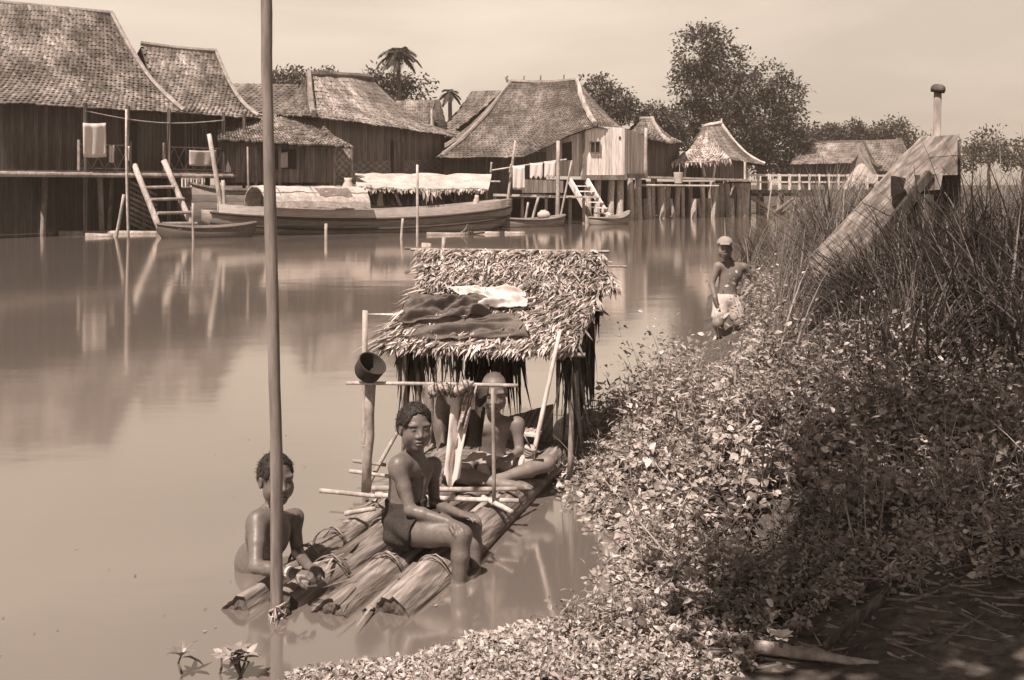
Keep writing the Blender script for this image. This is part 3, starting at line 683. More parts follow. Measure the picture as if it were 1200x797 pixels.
mb.add([f2.q(W1, wv, 1.9), f2.q(W1, wv + 5, 1.9), f2.q(W1, wv + 5, 4.4), f2.q(W1, wv, 4.4)], [(0, 1, 2, 3), (3, 2, 1, 0)])
mb.add([f2.q(W0, wv, 1.7), f2.q(W0, wv + 5, 1.7), f2.q(W0, wv + 5, 4.6), f2.q(W0, wv, 4.6)], [(0, 1, 2, 3), (3, 2, 1, 0)]); mb.build('wall', 'plank', h)
mb = MB(); a, b_ = f2.u(405, wv), f2.u(519, wv)
z2 = lambda u: 1.75 + (u - a) * .02
f2.quad(mb, [f2.q(a, wv - .04, z2(a)), f2.q(b_, wv - .04, z2(b_)), f2.q(b_, wv - .04, z2(b_) + 1.1), f2.q(a, wv - .04, z2(a) + 1.0)], .03, 1.25)
mb.build('woven_panel', 'woven', h)
mb = MB(); a, b_ = f2.u(458, wv), f2.u(472, wv); f2.quad(mb, [f2.q(a, wv - .06, 1.8), f2.q(b_, wv - .06, 1.8), f2.q(b_, wv - .06, 3.75), f2.q(a, wv - .06, 3.75)], .05, .85)
mb.build('door', 'plank', h)
mb = MB(); mb.beam(f2.q(a, wv - .1, 1.8), f2.q(a, wv - .1, 3.8), .08, .08, .5); mb.build('door_post', 'plank_dark', h)
mb = MB(); mb.beam(f2.q(W1, wv - .02, 1.6), f2.q(W1, wv - .02, 4.2), .12, .12, .8); mb.build('corner_post', 'plank_dark', h)
for k in range(8):
    mb = MB(); posts(mb, [f2.q(k * 1.6 + .3, wv + .2, 0)], -.5, 1.75, .1); mb.build('stilt', 'old_wood', h)
# low shed in front of it
f3 = Facade((-13.0, 40.4), (-6.35, 40.2))
h = thing('riverside_shed', f3.q(4, 0, 0), 'low shed with shaggy thatched lean-to roof and bamboo wall behind the matting boat', 'shed', 'houses along the far bank')
mb = MB(); tiles(mb, [P(255, 163, 39.6), P(340, 168, 39.5), P(414, 172, 39.4)], [P(255, 138, 42.8), P(320, 137, 42.5), P(368, 139, 42)], .2, .12, .1, lift=.06, tone=(.55, 1.15), jit=.7, shape='thatch'); mb.build('roof', 'thatch_far', h)
mb = MB(); f3.quad(mb, [f3.pp(255, 214, .4), f3.pp(392, 214, .4), f3.pp(392, 166, .4), f3.pp(255, 160, .4)]); mb.build('wall', 'plank', h)
mb = MB(); f3.quad(mb, [f3.pp(392, 208, .3), f3.pp(413, 208, .3), f3.pp(413, 172, .3), f3.pp(392, 172, .3)], .05, 1.35); mb.build('woven_panel', 'woven', h)
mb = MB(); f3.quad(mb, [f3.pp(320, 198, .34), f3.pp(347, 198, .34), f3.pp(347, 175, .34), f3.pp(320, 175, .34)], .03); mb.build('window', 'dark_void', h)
for px in (300, 328, 392, 412):
    mb = MB(); p = f3.pp(px, 170, .1); mb.line((p[0], p[1], -.4), p, .07, None, 7, 1.1); mb.build('post', 'old_wood', h)
cloth(f3, 326, 178, 337, 196, .1, 'hanging_cloth', 'pale_cloth', 'pale cloth hung in the dark opening of the low shed', 'cloth', cl)
mb = MB(); p = f3.pp(408, 216, -.2); mb.lathe((p[0], p[1], .6), (0, 0, 1), [(.01, 0), (.22, .02), (.27, .5), (.24, 1.1), (.13, 1.3), (.17, 1.42), (.01, 1.42)], 16)
solo(mb, 'water_jar', 'pale_cloth', (p[0], p[1], .6), 'pale tall jar standing below the woven panel of the low shed', 'jar', None, True)
# roofs further back on the left
h = thing('thatched_house', P(305, 200, 56), 'house of which only the tiled roof shows between the left house and the hip roof', 'house', 'houses along the far bank')
mb = MB(); tiles(mb, [P(262, 132, 52), P(345, 131, 52)], [P(258, 98, 56), P(350, 99, 56)], .3, .3, .1, lift=.05, tone=(.7, 1.1))
tiles(mb, [P(262, 132, 60), P(345, 131, 60)], [P(258, 98, 56), P(350, 99, 56)], .6, .6, .1); mb.build('roof', 'tile', h)
mb = MB(); q0, q1 = P(264, 160, 53), P(345, 160, 53); mb.obox((q0 + q1) / 2 + (0, 3.2, -.2), (q1 - q0) / 2, (0, 2, 0), (0, 0, 1.4)); mb.build('wall', 'plank_dark', h)
h = thing('thatched_house', P(490, 200, 60), 'low house with a dark open gable behind the woven mat wall', 'house', 'houses along the far bank')
mb = MB(); tiles(mb, [P(452, 152, 57), P(508, 153, 57)], [P(450, 119, 60), P(510, 117, 60)], .3, .14, .1, lift=.05, jit=.6, tone=(.7, 1.2), shape='thatch')
tiles(mb, [P(452, 152, 63), P(508, 153, 63)], [P(450, 119, 60), P(510, 117, 60)], .5, .5, .1); mb.build('roof', 'thatch_far', h)
mb = MB(); mb.add([P(500, 152, 57), P(510, 118, 59.8), P(525, 152, 60)], [(0, 1, 2), (2, 1, 0)]); mb.line(P(506, 152, 57), P(506, 128, 57.5), .07, None, 6, 3); mb.build('gable', 'plank_dark', h)
mb = MB(); tiles(mb, [P(508, 152, 57), P(524, 150, 59)], [P(510, 117, 60), P(515, 116, 60)], .3, .3, 0, tone=(.4, .6)); mb.build('roof', 'tile', h)
mb = MB(); q0, q1 = P(455, 175, 58), P(505, 175, 58); mb.obox((q0 + q1) / 2 + (0, 2.4, -.8), (q1 - q0) / 2, (0, 1.6, 0), (0, 0, 1.3)); mb.build('wall', 'plank_dark', h)
h = thing('tiled_house', P(555, 200, 62), 'house whose tiled roof rises behind the left end of the big tiled roof', 'house', 'houses along the far bank')
mb = MB(); tiles(mb, [P(505, 160, 58), P(600, 160, 58)], [P(553, 107, 62), P(600, 106, 62)], .3, .28, .3, lift=.05, tone=(.75, 1.15))
tiles(mb, [P(505, 160, 68), P(600, 160, 68)], [P(553, 107, 62), P(600, 106, 62)], .6, .6, .2); mb.build('roof', 'tile', h)
mb = MB(); q0, q1 = P(512, 175, 59), P(600, 175, 59); mb.obox((q0 + q1) / 2 + (0, 3, -1.2), (q1 - q0) / 2, (0, 2.4, 0), (0, 0, 1.5)); mb.build('wall', 'plank_dark', h)

# ---- house 3: the big tiled roof with pale boarded end room
h = thing('stilt_house', P(640, 255, 50), 'stilt house under the biggest tiled roof with pale boarded end room', 'house', 'houses along the far bank')
R0, R1 = P(598, 97, 53.5), P(676, 95, 53.5)
EB = [P(518, 184, 47.0), P(570, 184, 46.8), P(614, 183, 46.6), P(640, 172, 47.3), P(668, 158, 48.2), P(697, 148, 49.0)]
TB = [R0 + (R1 - R0) * k for k in (0, .3, .56, .72, .87, 1.0)]
mb = MB(); tiles(mb, EB, TB, .21, .19, .34, lift=.04, jit=.35, tone=(.6, 1.15)); mb.build('roof', 'tile', h)
ER = [P(697, 148, 49.0), P(735, 153, 50.2), P(758, 166, 53)]
mb = MB(); tiles(mb, ER, [R1, R1 + (.03, .05, 0), R1 + (.05, .1, 0)], .21, .19, .45, lift=.04, jit=.35, tone=(.65, 1.25)); mb.build('roof', 'tile', h)
mb = MB(); tiles(mb, [P(500, 172, 62), P(760, 172, 62)], [R0, R1], .5, .5, .3); tiles(mb, [P(505, 178, 56), P(518, 184, 47)], [R0 + (-.05, .1, 0), R0], .4, .4, .4); mb.build('roof', 'tile', h)
mb = MB(); mb.tube(curve(R0, R1, .12) + (0, 0, .08), .12, 6, .9, .2); mb.tube(curve(R1, ER[0] + (0, -.03, .08), .32) + (0, -.05, .06), .13, 6, 1.3, .35); mb.tube(curve(R0, P(518, 184, 47), .3) + (0, 0, .05), .1, 6, .9, .2)
for e, s in ((R0, -1), (R1, 1)): mb.tube([e, e + (s * .15, 0, .10), e + (s * .22, 0, .26), e + (s * .12, 0, .36)], [.11, .10, .07, .04], 6, .7)
for k in (.2, .45, .8): mb.line(R0 + (R1 - R0) * k, R0 + (R1 - R0) * k + (.03, 0, .35), .05, .03, 5, .6)
mb.build('ridge_tiles', 'tile_cap', h)
fa = Facade(P(655, 200, 48.9)[:2], P(732, 200, 50.0)[:2])  # end room, turned a little to the right
c0, c1, c2 = 631, 684, 732
fl = Facade(P(631, 200, 49.6)[:2], P(684, 200, 49.0)[:2])
fm = Facade(P(684, 200, 49.0)[:2], P(732, 200, 49.6)[:2])
fr = Facade(P(732, 200, 49.6)[:2], P(757, 200, 52.2)[:2])
mb = MB(); fl.quad(mb, [fl.pp(631, 206, 0), fl.pp(684, 207, 0), fl.pp(684, 152, 0), fl.pp(631, 176, 0)], .06); mb.build('wall', 'plank_pale', h)
mb = MB(); fm.quad(mb, [fm.pp(684, 207, 0), fm.pp(732, 207, 0), fm.pp(732, 150, 0), fm.pp(684, 147, 0)], .06, 1.1); mb.build('wall', 'plank_pale', h)
mb = MB(); fr.quad(mb, [fr.pp(732, 205, 0), fr.pp(757, 205, 0), fr.pp(757, 160, 0), fr.pp(732, 150, 0)], .06, .9); mb.build('wall', 'plank_pale', h)
mb = MB(); fd = Facade(P(515, 200, 48.2)[:2], P(655, 200, 48.8)[:2])
fd.quad(mb, [fd.pp(520, 232, .5), fd.pp(640, 232, .5), fd.pp(640, 178, .5), fd.pp(520, 178, .5)], .05, .85); mb.build('wall', 'plank_dark', h)
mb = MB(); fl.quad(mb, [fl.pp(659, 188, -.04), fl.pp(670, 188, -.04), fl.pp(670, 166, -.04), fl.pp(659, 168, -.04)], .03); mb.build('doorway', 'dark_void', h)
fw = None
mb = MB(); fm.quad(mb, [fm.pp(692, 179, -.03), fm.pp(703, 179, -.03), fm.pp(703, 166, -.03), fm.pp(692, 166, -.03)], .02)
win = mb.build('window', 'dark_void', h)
mb = MB()
for px in (692, 697.5, 703): mb.beam(fm.pp(px, 179, -.06), fm.pp(px, 166, -.06), .05, .05)
for py in (166, 179): mb.beam(fm.pp(691.6, py, -.07), fm.pp(703.4, py, -.07), .05, .05)
mb.build('window_frame', 'plank', win)
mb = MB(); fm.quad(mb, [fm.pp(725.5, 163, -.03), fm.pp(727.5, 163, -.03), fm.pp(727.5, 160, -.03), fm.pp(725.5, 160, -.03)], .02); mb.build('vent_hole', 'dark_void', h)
mb = MB(); mb.beam(fm.pp(682, 208, -.08), fm.pp(733, 208, -.08), .16, .24, 1.0); mb.beam(fm.pp(684, 206, -.05), fm.pp(684, 148, -.05), .12, .12, .8); mb.beam(fr.pp(733, 206, -.1), fr.pp(757, 206, -.1), .14, .2, .9)
mb.build('floor_beam', 'old_wood', h)
for px in (688, 701, 717, 727, 738, 748):
    mb = MB(); p = fm.pp(px, 210, .35 if px < 733 else 1.2); mb.line((p[0] + rng.uniform(-.08, .08), p[1], -.5), (p[0], p[1], 2.05), .19 * rng.uniform(.8, 1.25), .16, 8, rng.uniform(1.0, 1.35), 3, .02); mb.build('stilt', 'bamboo', h)
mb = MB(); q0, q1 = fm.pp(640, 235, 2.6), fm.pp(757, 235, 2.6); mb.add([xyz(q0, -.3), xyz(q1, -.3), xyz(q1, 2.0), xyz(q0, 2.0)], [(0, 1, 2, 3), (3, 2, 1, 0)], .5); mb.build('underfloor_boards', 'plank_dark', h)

# jetty in front of house 3
j = thing('jetty', P(645, 256, 46), 'narrow plank jetty on thin posts below the big tiled roof', 'jetty')
mb = MB()
for k in range(3): mb.beam(P(575, 228 + k * .5, 45.6 + k * .45), P(703 - 8 * k, 231 + k * .3, 45.6 + k * .45), .4, .07, rng.uniform(1, 1.3))
mb.build('deck', 'bamboo', j)
for px in (580, 597, 612, 640, 652, 668, 684):
    mb = MB(); p = P(px, 230, 46); mb.line((p[0], p[1], -.6), p, .07, None, 7, rng.uniform(.9, 1.2)); mb.build('post', 'bamboo', j)
mb = MB(); q0, q1 = P(596, 232, 47.5), P(662, 232, 47.5); mb.add([xyz(q0, -.3), xyz(q1, -.3), xyz(q1, 1.1), xyz(q0, 1.1)], [(0, 1, 2, 3), (3, 2, 1, 0)], .7); mb.build('dark_backing', 'plank_dark', j)
mb = MB(); fd.quad(mb, [P(612, 226, 47), P(660, 226, 47), P(660, 212, 47), P(612, 210, 47)], .05, 1.0); mb.build('screen', 'plank', j)
pole(596, 232, 604, 165, 45.3, .07, 'leaning pole at the left end of the plank jetty', z0=-.5); pole(653, 258, 654, 165, 45.0, .10, 'thick upright pole rising past the boarded end room doorway', z0=-.5)
pole(656, 257, 670, 188, 44.6, .05, 'slanting bamboo pole crossing the thick upright pole at the jetty'); pole(757, 208, 757, 150, 47.6, .09, 'pale pole standing before the right end of the boarded room', z0=1.0, t=1.1)
pole(616, 255, 619, 237, 44.6, .06, 'short stub standing in the dark gap under the jetty'); pole(624, 257, 631, 231, 44.5, .07, 'short leaning prop under the middle of the jetty')
pole(575, 203, 576, 190, 44.5, .05, 'short upright stick at the left end of the washing line', z0=1.0); pole(597, 203, 599, 192, 45.0, .05, 'short slanting stick below the washing line', z0=.9)
mb = MB(); mb.line(P(575, 200, 45), P(664, 187, 45), .045, None, 6, 1.2, 6, .01); solo(mb, 'drying_bar', 'bamboo', P(575, 200, 45), 'long bamboo bar of washing slung over the jetty', 'bar')
fc = Facade(P(575, 200, 44.95)[:2], P(690, 200, 44.95)[:2])
cloth(fc, 601, 194, 615, 222, -.02, 'hanging_cloth', 'white_cloth', 'long white cloth hanging leftmost on the jetty washing bar', 'cloth', cl)
cloth(fc, 621, 191, 636, 208, -.03, 'hanging_cloth', 'white_cloth', 'bright white cloth in the middle of the jetty washing bar', 'cloth', cl, ragged=.15)
cloth(fc, 638, 189, 651, 207, -.02, 'hanging_cloth', 'white_cloth', 'bright white cloth next to the thick upright pole on the jetty', 'cloth', cl, ragged=.12)
lad = thing('ladder', P(690, 256, 45.5), 'wooden steps climbing from the water to the boarded end room', 'ladder')
for (x0, y0, x1, y1) in ((699, 254, 668, 212), (720, 255, 688, 212)):
    mb = MB(); p0, p1 = P(x0, y0, 46.0), P(x1, y1, 48.4); p0[2] = -.2; s, u = frame(p1 - p0); mb.beam(p0, p1, .1, .3, 1.1); mb.build('stringer', 'plank_pale', lad)
for k in range(6):
    t = .1 + k * .15; p0 = P(699, 254, 46.0) * (1 - t) + P(668, 212, 48.4) * t; p1 = P(720, 255, 46.0) * (1 - t) + P(688, 212, 48.4) * t; mb = MB(); mb.beam(p0, p1, .22, .05, 1.0); mb.build('step', 'plank_pale', lad)

# ---- house 4 right of it, and the walkway on stilts to the hut
h = thing('stilt_house', P(770, 250, 56), 'dark walled little house with ragged hip roof between boarded room and hut', 'house', 'houses along the far bank')
a1, a2 = P(751, 139, 57), P(764, 139, 57.5)
mb = MB(); tiles(mb, [P(728, 156, 54), P(786, 168, 54), P(800, 167, 55)], [a1, a2, a2 + (.03, 0, 0)], .25, .25, .25, lift=.06, jit=.5, tone=(.7, 1.25)); tiles(mb, [P(800, 167, 55), P(790, 165, 61)], [a2, a2 + (0, .1, 0)], .3, .3, .2); tiles(mb, [P(725, 156, 61), P(800, 165, 61)], [a1, a2], .5, .5, .1); mb.build('roof', 'tile', h)
mb = MB(); mb.tube(curve(a2, P(786, 168, 54), .25) + (0, 0, .06), .1, 6, 1.2, .3); mb.tube(curve(a1, a2, 0), .12, 6, 1.2); mb.build('ridge_tiles', 'tile_cap', h)
fh = Facade(P(757, 200, 55)[:2], P(786, 200, 54.8)[:2]); mb = MB(); fh.quad(mb, [fh.pp(752, 208), fh.pp(782, 208), fh.pp(782, 164), fh.pp(752, 160)], .06, .9); mb.build('wall', 'plank', h)
fh2 = Facade(P(782, 200, 54.8)[:2], P(796, 200, 58)[:2]); mb = MB(); fh2.quad(mb, [fh2.pp(782, 208), fh2.pp(796, 208), fh2.pp(796, 166), fh2.pp(782, 164)], .06, .8); mb.build('wall', 'plank_dark', h)
w = thing('stilt_walkway', P(770, 252, 52), 'rickety plank walkway on crowded stilts leading to the thatched hut', 'walkway')
mb = MB()
for k in range(3): mb.beam(P(735, 207 + .2 * k, 51.5 + k * .5), P(876, 211 + .2 * k, 55 + k * .5), .45, .1, rng.uniform(.9, 1.3))
mb.build('deck', 'bamboo', w)
mb = MB(); mb.line(P(735, 217, 51.3), P(842, 218, 53.5), .06, None, 6, 1.3); mb.build('cross_rail', 'bamboo', w)
for k in range(26):
    px = 740 + k * 5.2 + rng.uniform(-2, 2); D = 51.8 + (px - 735) * .024 + rng.choice([0, .4, 1.2]); mb = MB(); p = P(px, 212, D)
    mb.line((p[0] + rng.uniform(-.15, .15), p[1], -.6), (p[0] + rng.uniform(-.1, .1), p[1], rng.choice([1.0, 1.6, 1.9])), rng.uniform(.09, .17), None, 7, rng.uniform(.7, 1.4), 3, .02); mb.build('stilt', 'bamboo', w)
mb = MB(); q0, q1 = P(735, 235, 55), P(880, 235, 58); mb.add([xyz(q0, -.3), xyz(q1, -.3), xyz(q1, 1.9), xyz(q0, 1.9)], [(0, 1, 2, 3), (3, 2, 1, 0)], .3); mb.build('dark_backing', 'plank_dark', w)  # dark sheet standing in for the shade in the gaps between the stilts
mb = MB(); p = P(795, 209, 51.6); mb.lathe((p[0], p[1], p[2] - .25), (0, 0, 1), [(.01, 0), (.2, 0), (.24, .5), (.24, .56), (.01, .56)], 14); solo(mb, 'bucket', 'pale_cloth', (p[0], p[1], p[2] - .25), 'pale bucket standing on the plank walkway left of the hut', 'bucket')

# ---- hut 5
h = thing('stilt_hut', P(840, 252, 57), 'small hut with pointed pale thatched roof standing on stilts', 'hut', 'houses along the far bank')
p0, p1 = P(824, 149, 58.5), P(845, 146, 59)
c0, c1, c2, c3 = P(788, 190, 55.3), P(856, 186, 55.5), P(896, 193, 58.5), P(820, 188, 62)
mb = MB(); tiles(mb, [c0, (c0 + c1) / 2 + (0, 0, -.1), c1], [p0, p0 + (.2, 0, 0), p0 + (.35, .05, 0)], .18, .2, .3, lift=.07, jit=.7, tone=(.75, 1.2)); n = 90; k = rng.uniform(0, 1, n); pos = c0 + np.outer(k, c1 - c0) + rng.normal(size=(n, 3)) * .03
blades(mb, pos, np.tile([0, -.3, -1.0], (n, 1)) + rng.normal(size=(n, 3)) * .2, np.zeros((n, 3)), rng.uniform(.15, .45, n), .1, rng.uniform(.7, 1.2, n), 2)
mb.build('roof', 'thatch_pale', h)
mb = MB(); tiles(mb, [c1, c2], [p0 + (.35, .05, 0), p1], .25, .22, .35, lift=.04, tone=(.8, 1.1)); mb.build('roof', 'tile', h)
mb = MB(); tiles(mb, [c2, c3], [p1, p1 + (0, .1, 0)], .4, .4, .2); tiles(mb, [c3, c0], [p0 + (0, .1, 0), p0], .4, .4, .2); mb.build('roof', 'tile', h)
mb = MB(); mb.tube(curve(p1, c2, .4) + (0, -.03, .06), .1, 6, 1.3, .2); mb.tube(curve(p0 + (0, 0, .05), p1 + (0, 0, .1), 0), .12, 6, 1.1, .2); mb.line(p1, p1 + (.05, 0, .35), .08, .03, 6, 1.3); mb.build('ridge_thatch', 'thatch_pale', h)
fh = Facade(P(792, 200, 56.3)[:2], P(862, 200, 56.5)[:2]); mb = MB(); fh.quad(mb, [fh.pp(822, 211), fh.pp(858, 211), fh.pp(858, 184), fh.pp(822, 184)], .06, 1.0); mb.build('wall', 'plank', h)
mb = MB(); fh.quad(mb, [fh.pp(797, 211, .8), fh.pp(824, 211, .8), fh.pp(824, 184, .8), fh.pp(797, 184, .8)], .06, .8); mb.build('wall', 'plank_dark', h)
fh2 = Facade(P(858, 200, 56.5)[:2], P(876, 200, 59)[:2]); mb = MB(); fh2.quad(mb, [fh2.pp(858, 211), fh2.pp(876, 211), fh2.pp(876, 188), fh2.pp(858, 184)], .06, .8); mb.build('wall', 'plank', h)
for (x0, y0, x1, y1) in ((802, 210, 804, 190), (826, 207, 823, 192), (836, 208, 838, 194), (873, 211, 873, 190)):
    mb = MB(); mb.line(P(x0, y0, 55.9), P(x1, y1, 55.9), .07, None, 6, 1.4); mb.build('post', 'bamboo', h)
for px in (832, 838, 845, 852, 860, 868, 874):
    mb = MB(); p = P(px, 215, rng.choice([55.6, 56.2])); mb.line((p[0] + rng.uniform(-.2, .2), p[1], -.6), p, rng.uniform(.13, .24), None, 7, rng.uniform(.9, 1.3), 3, .02); mb.build('stilt', 'bamboo', h)

# ---- footbridge with white railings
f = Facade(P(876, 215, 58.5)[:2], P(1060, 215, 63)[:2])
h = thing('footbridge', f.q(f.L / 2, 0, 1), 'timber footbridge with white painted railings across the creek', 'bridge')
mb = MB(); zt = f.pp(876, 222)[2]; mb.obox(f.q(f.L / 2, .9, zt - .12), np.array([f.d[0], f.d[1], 0]) * f.L / 2, np.array([f.n[0], f.n[1], 0]) * .9, (0, 0, .1), .7); mb.build('deck', 'plank_dark', h)
for v in (0.0, 1.75):
    mb = MB()
    for z in (zt + .42, zt + .82): mb.beam(f.q(0, v, z), f.q(f.L, v, z), .06, .1)
    n = 16
    for k in range(n + 1): mb.beam(f.q(f.L * k / n, v, zt - .05), f.q(f.L * k / n, v, zt + .9), .09, .09)
    mb.build('railing', 'white_paint', h)
for k in range(7):
    mb = MB(); uu = .8 + k * 1.45
    for v in (.1, 1.7): mb.line(f.q(uu, v, -.5), f.q(uu, v, zt - .2), .12, None, 7, rng.uniform(.8, 1.3))
    mb.beam(f.q(uu, -.1, zt - .32), f.q(uu, 1.9, zt - .32), .18, .18, .8)
    mb.build('pier', 'old_wood', h)
for a, b_ in ((0.2, 2.2), (3.9, 2.4), (5.2, 6.8)):
    mb = MB(); mb.beam(f.q(a, .05, zt - .4), f.q(b_, .05, .0), .12, .2, 1.1); mb.build('brace', 'old_wood', h)
pole(900, 252, 905, 212, 56.5, .05, 'thin pole before the left end of the white railed footbridge')
mb = MB()
for k in range(7): q = P(903 + k * 9, 250, 60 + rng.uniform(-1, 1)); mb.line((q[0] - rng.uniform(.5, 1.2), q[1], .1), (q[0] + rng.uniform(.4, 1.0), q[1] + .3, rng.uniform(.2, 1.0)), .12, .08, 7, rng.uniform(.8, 1.6))
solo(mb, 'driftwood_heap', 'old_wood', P(930, 250, 60), 'tangle of grey driftwood lying under the footbridge', 'driftwood', None, True)
# ---- far houses beyond the bridge
h = thing('thatched_house', P(975, 215, 85), 'long low far house with pale thatched roof beyond the footbridge', 'house', 'houses along the far bank')
g0, g1 = P(938, 167, 85), P(1012, 166, 85)
mb = MB(); tiles(mb, [P(926, 192, 81), P(998, 191, 81)], [g0, g1], .35, .16, .25, lift=.05, jit=.5, tone=(.9, 1.3), shape='thatch'); tiles(mb, [P(926, 192, 89), P(998, 191, 89)], [g0, g1], .7, .6, .2); mb.build('roof', 'thatch_far', h)
mb = MB(); mb.tube(curve(g1, P(1032, 196, 82), .5), .16, 6, .5, .1); mb.tube(curve(g0, g1, 0), .14, 6, .6, .1); mb.build('barge_board', 'tile', h)
mb = MB(); q0, q1 = P(932, 202, 82), P(996, 202, 82); mb.obox((q0 + q1) / 2 + (0, 2.5, 0), (q1 - q0) / 2, (0, 2.5, 0), (0, 0, 1.0), .7); mb.add([P(996, 208, 82), P(1030, 210, 82.5), P(1030, 196, 82.5), P(1012, 168, 84.5), P(996, 191, 82)], [(0, 1, 2, 3, 4), (4, 3, 2, 1, 0)], 1.6); mb.build('wall', 'plank_dark', h)
h = thing('thatched_house', P(1045, 215, 92), 'far house with broad mottled roof right of the long low house', 'house', 'houses along the far bank')
g0, g1 = P(1010, 165, 92), P(1056, 163, 92)
mb = MB(); tiles(mb, [P(1012, 200, 88), P(1080, 200, 88)], [g0, g1], .35, .35, .2, lift=.06, tone=(.8, 1.05)); tiles(mb, [P(1000, 200, 97), P(1080, 200, 97)], [g0, g1], .8, .8, .2); tiles(mb, [P(1080, 200, 88), P(1080, 200, 97)], [g1, g1 + (0, .1, 0)], .5, .5, .2); mb.build('roof', 'tile', h)
mb = MB(); q0, q1 = P(1016, 206, 89), P(1076, 206, 89); mb.obox((q0 + q1) / 2 + (0, 3, 0), (q1 - q0) / 2, (0, 3, 0), (0, 0, .8)); mb.build('wall', 'plank_dark', h)
mb = MB(); c = P(1012, 207, 74)
G = np.array([[c + np.array([(j - 6) * .26, i * .35 - .6, 2.0 * math.exp(-((j - 6) / 4.2) ** 2 - ((i - 3) / 2.6) ** 2) - 1.0 + .05 * vnoise(j * .9, i * .9)]) for j in range(13)] for i in range(7)])
mb.sheet(G, .8, .04); solo(mb, 'tarpaulin', 'pale_cloth', c, 'white canvas heap just behind the right part of the bridge railing', 'canvas', None, True)
# ------------------------------------------------------------------ boats
def hull_grid(a, b, beam, free, draft, rise0, rise1, n=22, m=13, full=3.0, top=1.0, bot=0.0):
    """grid of hull points from end a to end b (on the waterline); rows along, cols across; top/bot cut the girth"""
    a, b = np.asarray(a, float), np.asarray(b, float); d = b - a; s, u = frame(d)
    G = []
    for i in range(n):
        k = i / (n - 1); w = beam / 2 * max(1 - abs(2 * k - 1) ** full, 0.03) ** .8
        rim = free + rise0 * max(0, 1 - 2 * k) ** 2 + rise1 * max(0, 2 * k - 1) ** 2; kz = -draft + (rise0 * max(0, 1 - 2 * k) ** 5 + rise1 * max(0, 2 * k - 1) ** 5 + (free + draft) * .55 * abs(2 * k - 1) ** 8)
        row = []
        for j in range(m):
            t = -1 + 2 * j / (m - 1); an = abs(t); y = math.copysign(w * math.sin(min(an, 1) * math.pi / 2) ** .8, t); z = kz + (rim - kz) * an ** 2.4
            row.append(a + d * k + s * y + np.array([0, 0, z]))
        G.append(row)
    return np.array(G)
BG = 'wooden boats moored on the far bank'
def canoe(pa, pb, beam, free, r0, r1, label, mtl='hull_side', t=1.0, thwarts=3):
    o = thing('canoe', (pa + pb) / 2, label, 'canoe', BG)
    G = hull_grid(pa, pb, beam, free, .22, r0, r1); mb = MB(); mb.sheet(G, t, -.05); mb.build('hull', mtl, o, smooth=True)
    mb = MB(); mb.tube(G[:, 0] + (0, 0, .01), .045, 5, t * 1.3); mb.tube(G[:, -1] + (0, 0, .01), .045, 5, t * 1.3); mb.build('gunwale', mtl, o)
    for k in range(thwarts):
        i = int(len(G) * (k + 1) / (thwarts + 1)); mb = MB(); mb.beam(G[i, 0] - (0, 0, .06), G[i, -1] - (0, 0, .06), .16, .04, 1.2); mb.build('thwart', 'plank', o)
    return o
w = lambda px, D: P(px, HOR, D) * (1, 1, 0)
canoe(w(184, 33.6), w(300, 34.6), .95, .34, .12, .14, 'dark dugout canoe lying at the foot of the pole ladder', 'hull_dark', 1.1)
canoe(w(582, 41.8), w(662, 43.4), 1.0, .30, .1, .16, 'long brown canoe moored under the plank jetty', 'hull_side', .9)
canoe(w(690, 44.6), w(737, 45.6), .9, .26, .05, .3, 'smaller canoe with upturned bow at the foot of the wooden steps', 'hull_side', 1.0, 2)
# things lying in the long brown canoe
mb = MB(); q = P(637, 256, 42.8)
G = []
for i in range(9):
    a = i / 8 * math.pi; G.append([q + np.array([math.cos(c * .7) * .28 * math.sin(a), math.sin(c * .7) * .2 * math.sin(a), .34 - .34 * (1 - math.cos(a)) * .6 + .03 * vnoise(i, c)]) for c in range(10)])
mb.sheet(np.array(G)[::-1], 1.0); solo(mb, 'sack', 'pale_cloth', q, 'pale lumpy sack lying in the long brown canoe', 'sack', None, True)
# the long boat with matting roof
a, b = w(236, 36.0), w(597, 39.6)
lb = thing('long_boat', (a + b) / 2, 'very long flat river boat with pale upper strake lying along the bank', 'boat', BG)
G = hull_grid(a, b, 1.9, .58, .3, .30, .38, 40, 17, 7); mb = MB(); mb.sheet(G, 1.0, -.06); mb.build('hull', 'hull_side', lb, smooth=True)
mb = MB(); s, u = frame(b - a)
for side, j in ((1, 0), (-1, -1)):
    top = G[2:-1, j] + np.array([0, 0, .27]); low = G[2:-1, j] - (0, 0, .06); off = unit(G[20, j] - G[20, 8]) * np.array([1, 1, 0]) * .05
    mb.sheet(np.stack([low + off, top + off], 0) if side == 1 else np.stack([top + off, low + off], 0), 1.0, .05)
mb.build('upper_strake', 'hull_pale', lb)
mb = MB()
for j in (0, -1):
    off = unit(G[20, j] - G[20, 8]) * np.array([1, 1, 0]) * .08; mb.tube(G[1:, j] + off - (0, 0, .06), .05, 6, .55); mb.tube(G[1:, j] + off * .2 - (0, 0, .42), .05, 6, .5)
mb.build('rubbing_strake', 'hull_dark', lb)
mb = MB(); mb.sheet(np.stack([G[1:-1, 3], G[1:-1, -4]], 0) + (0, 0, .1), 1.0, .04); mb.build('deck', 'plank', lb)
mat_roof = thing('boat_roof', P(370, 240, 36.8), 'arched pale matting roof over the left end of the long boat', 'roof')
